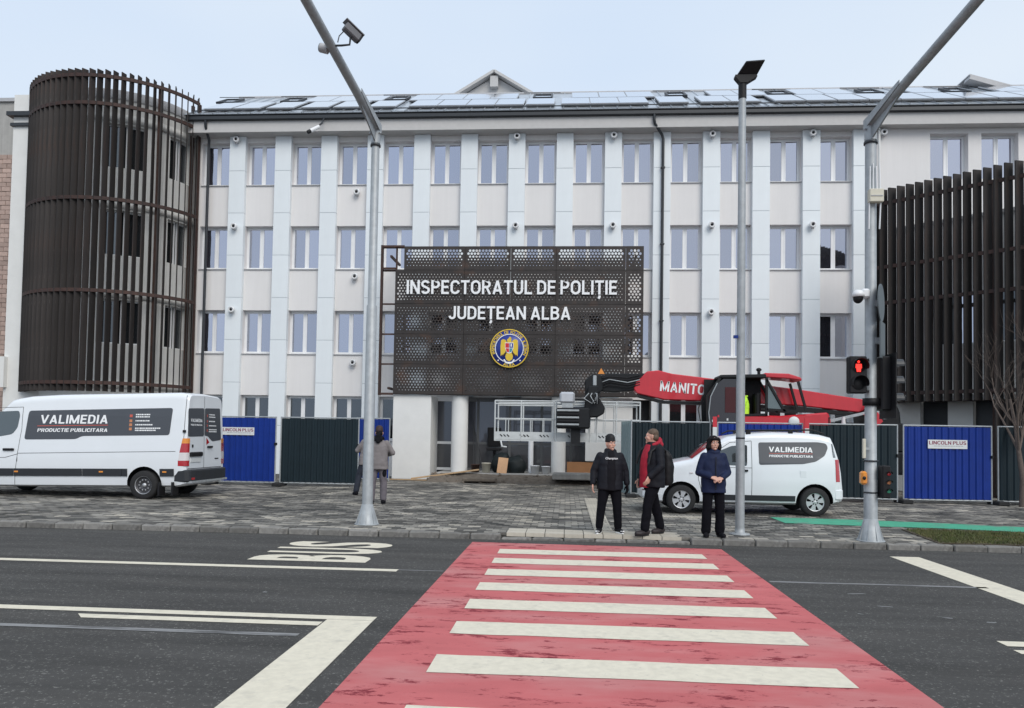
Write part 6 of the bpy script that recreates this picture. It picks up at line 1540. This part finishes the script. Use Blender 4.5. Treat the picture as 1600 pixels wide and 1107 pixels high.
for sx in (-1, 1): mb = MB(); mb.tube([(sx*.12, .20, 1.36*k2), (sx*.15, .05, 1.47*k2), (sx*.17, -.13, 1.36*k2), (sx*.18, -.19, 1.15*k2)], [.022]*4, 8); link('strap', mb.mesh('strap', m_black), bp)
mb = MB(); mb.ball((-.205, -.02, .72*k2), (.012, .045, .016), 10); link('trouser_badge', mb.mesh('trouser_badge', m_logo), p2)
p3, V3, C3_, k3 = person('woman with black bobbed hair in navy jacket, hands clasped, left of the lamp post', (2.47, 13.08, 0), math.radians(4), 1.70, g=.96, head=4, J=dict(
    el=(-.255, .02, 1.10), wl=(-.085, -.215, 1.03), er=(.255, .02, 1.10), wr=(.085, -.225, 1.02), tl=(-.2, -1), tr=(.2, -1)),
    top=m_navy, top_hem=.76, legs=m_trous, shoes=m_blackcl, hair=m_hairb, hairkind='bob', hands=((.9, -.25, -.35), (-.9, -.2, -.25)), seed=9, cuff=.085)
mb = MB(); mb.box(C3_.x-.006, C3_.x+.006, -.152, -.144, .80, 1.34); link('zip', mb.mesh('zip', m_black), p3)
p4, V4, C4_, k4 = person('worker in grey jacket and grey trousers seen from behind, right of the left mast', (-4.40, 17.85, 0), math.radians(186), 1.80, g=1.02, head=8, nod=12, lean=(0, -.04), J=dict(
    el=(-.30, -.05, 1.16), wl=(-.14, -.28, 1.10), er=(.30, -.05, 1.16), wr=(.14, -.28, 1.10), kl=(-.12, -.04, .49), kr=(.12, .03, .49), al=(-.13, 0, .09), ar=(.13, .05, .09)),
    top=m_greyj, legs=m_greyt, shoes=m_blackcl, hat=m_rust, hair=m_hairb, hairkind='short', hands=((.1, -1, 0.1), (-.1, -1, .1)), seed=14, hood=m_blackcl)
for s_ in 'lr': a = (V4['h'+s_]*.55+V4['k'+s_]*.45); mb = MB(); mb.ball(a+Vector((.035 if s_ == 'r' else -.035, .05, 0)), (.055, .06, .14), 14); link('trouser_patch', mb.mesh('trouser_patch', m_blackcl), p4)
p5, V5, C5_, k5 = person('worker in grey jacket and dark navy trousers, mostly hidden behind the left mast', (-5.47, 20.4, 0), math.radians(215), 1.80, g=1.02, head=10, lean=(-.17, -.05), J=dict(
    el=(-.26, -.10, 1.15), wl=(-.12, -.30, 1.15), er=(.27, -.10, 1.15), wr=(.12, -.30, 1.15), kl=(-.10, .05, .49), al=(-.05, .12, .09), kr=(.14, -.04, .49), ar=(.18, .05, .09)),
    top=m_greyj, legs=m_navyt, shoes=m_blackcl, hair=m_hairb, hairkind='short', hands=((.1, -1, 0.1), (-.1, -1, .1)), seed=17, hood=m_blackcl)
p6, V6, C6_, k6 = person('machine operator in a hi-vis yellow vest sitting in the red telehandler cab', (5.62, 24.86, 1.92), math.radians(-90), 1.74, g=1.05, J=dict(
    hl=(-.09, 0, .50), hr=(.09, 0, .50), kl=(-.12, -.42, .52), kr=(.12, -.42, .52), al=(-.12, -.45, .10), ar=(.12, -.45, .10), sl=(-.185, .01, 1.0), sr=(.185, .01, 1.0), el=(-.26, -.10, .78), er=(.26, -.10, .78), wl=(-.16, -.36, .80), wr=(.16, -.36, .80)),
    top=m_hivis, top_hem=.48, legs=m_navyt, shoes=m_blackcl, hair=m_hairb, hairkind='short', hands=((0, -1, 0.1), (0, -1, .1)), seed=23)
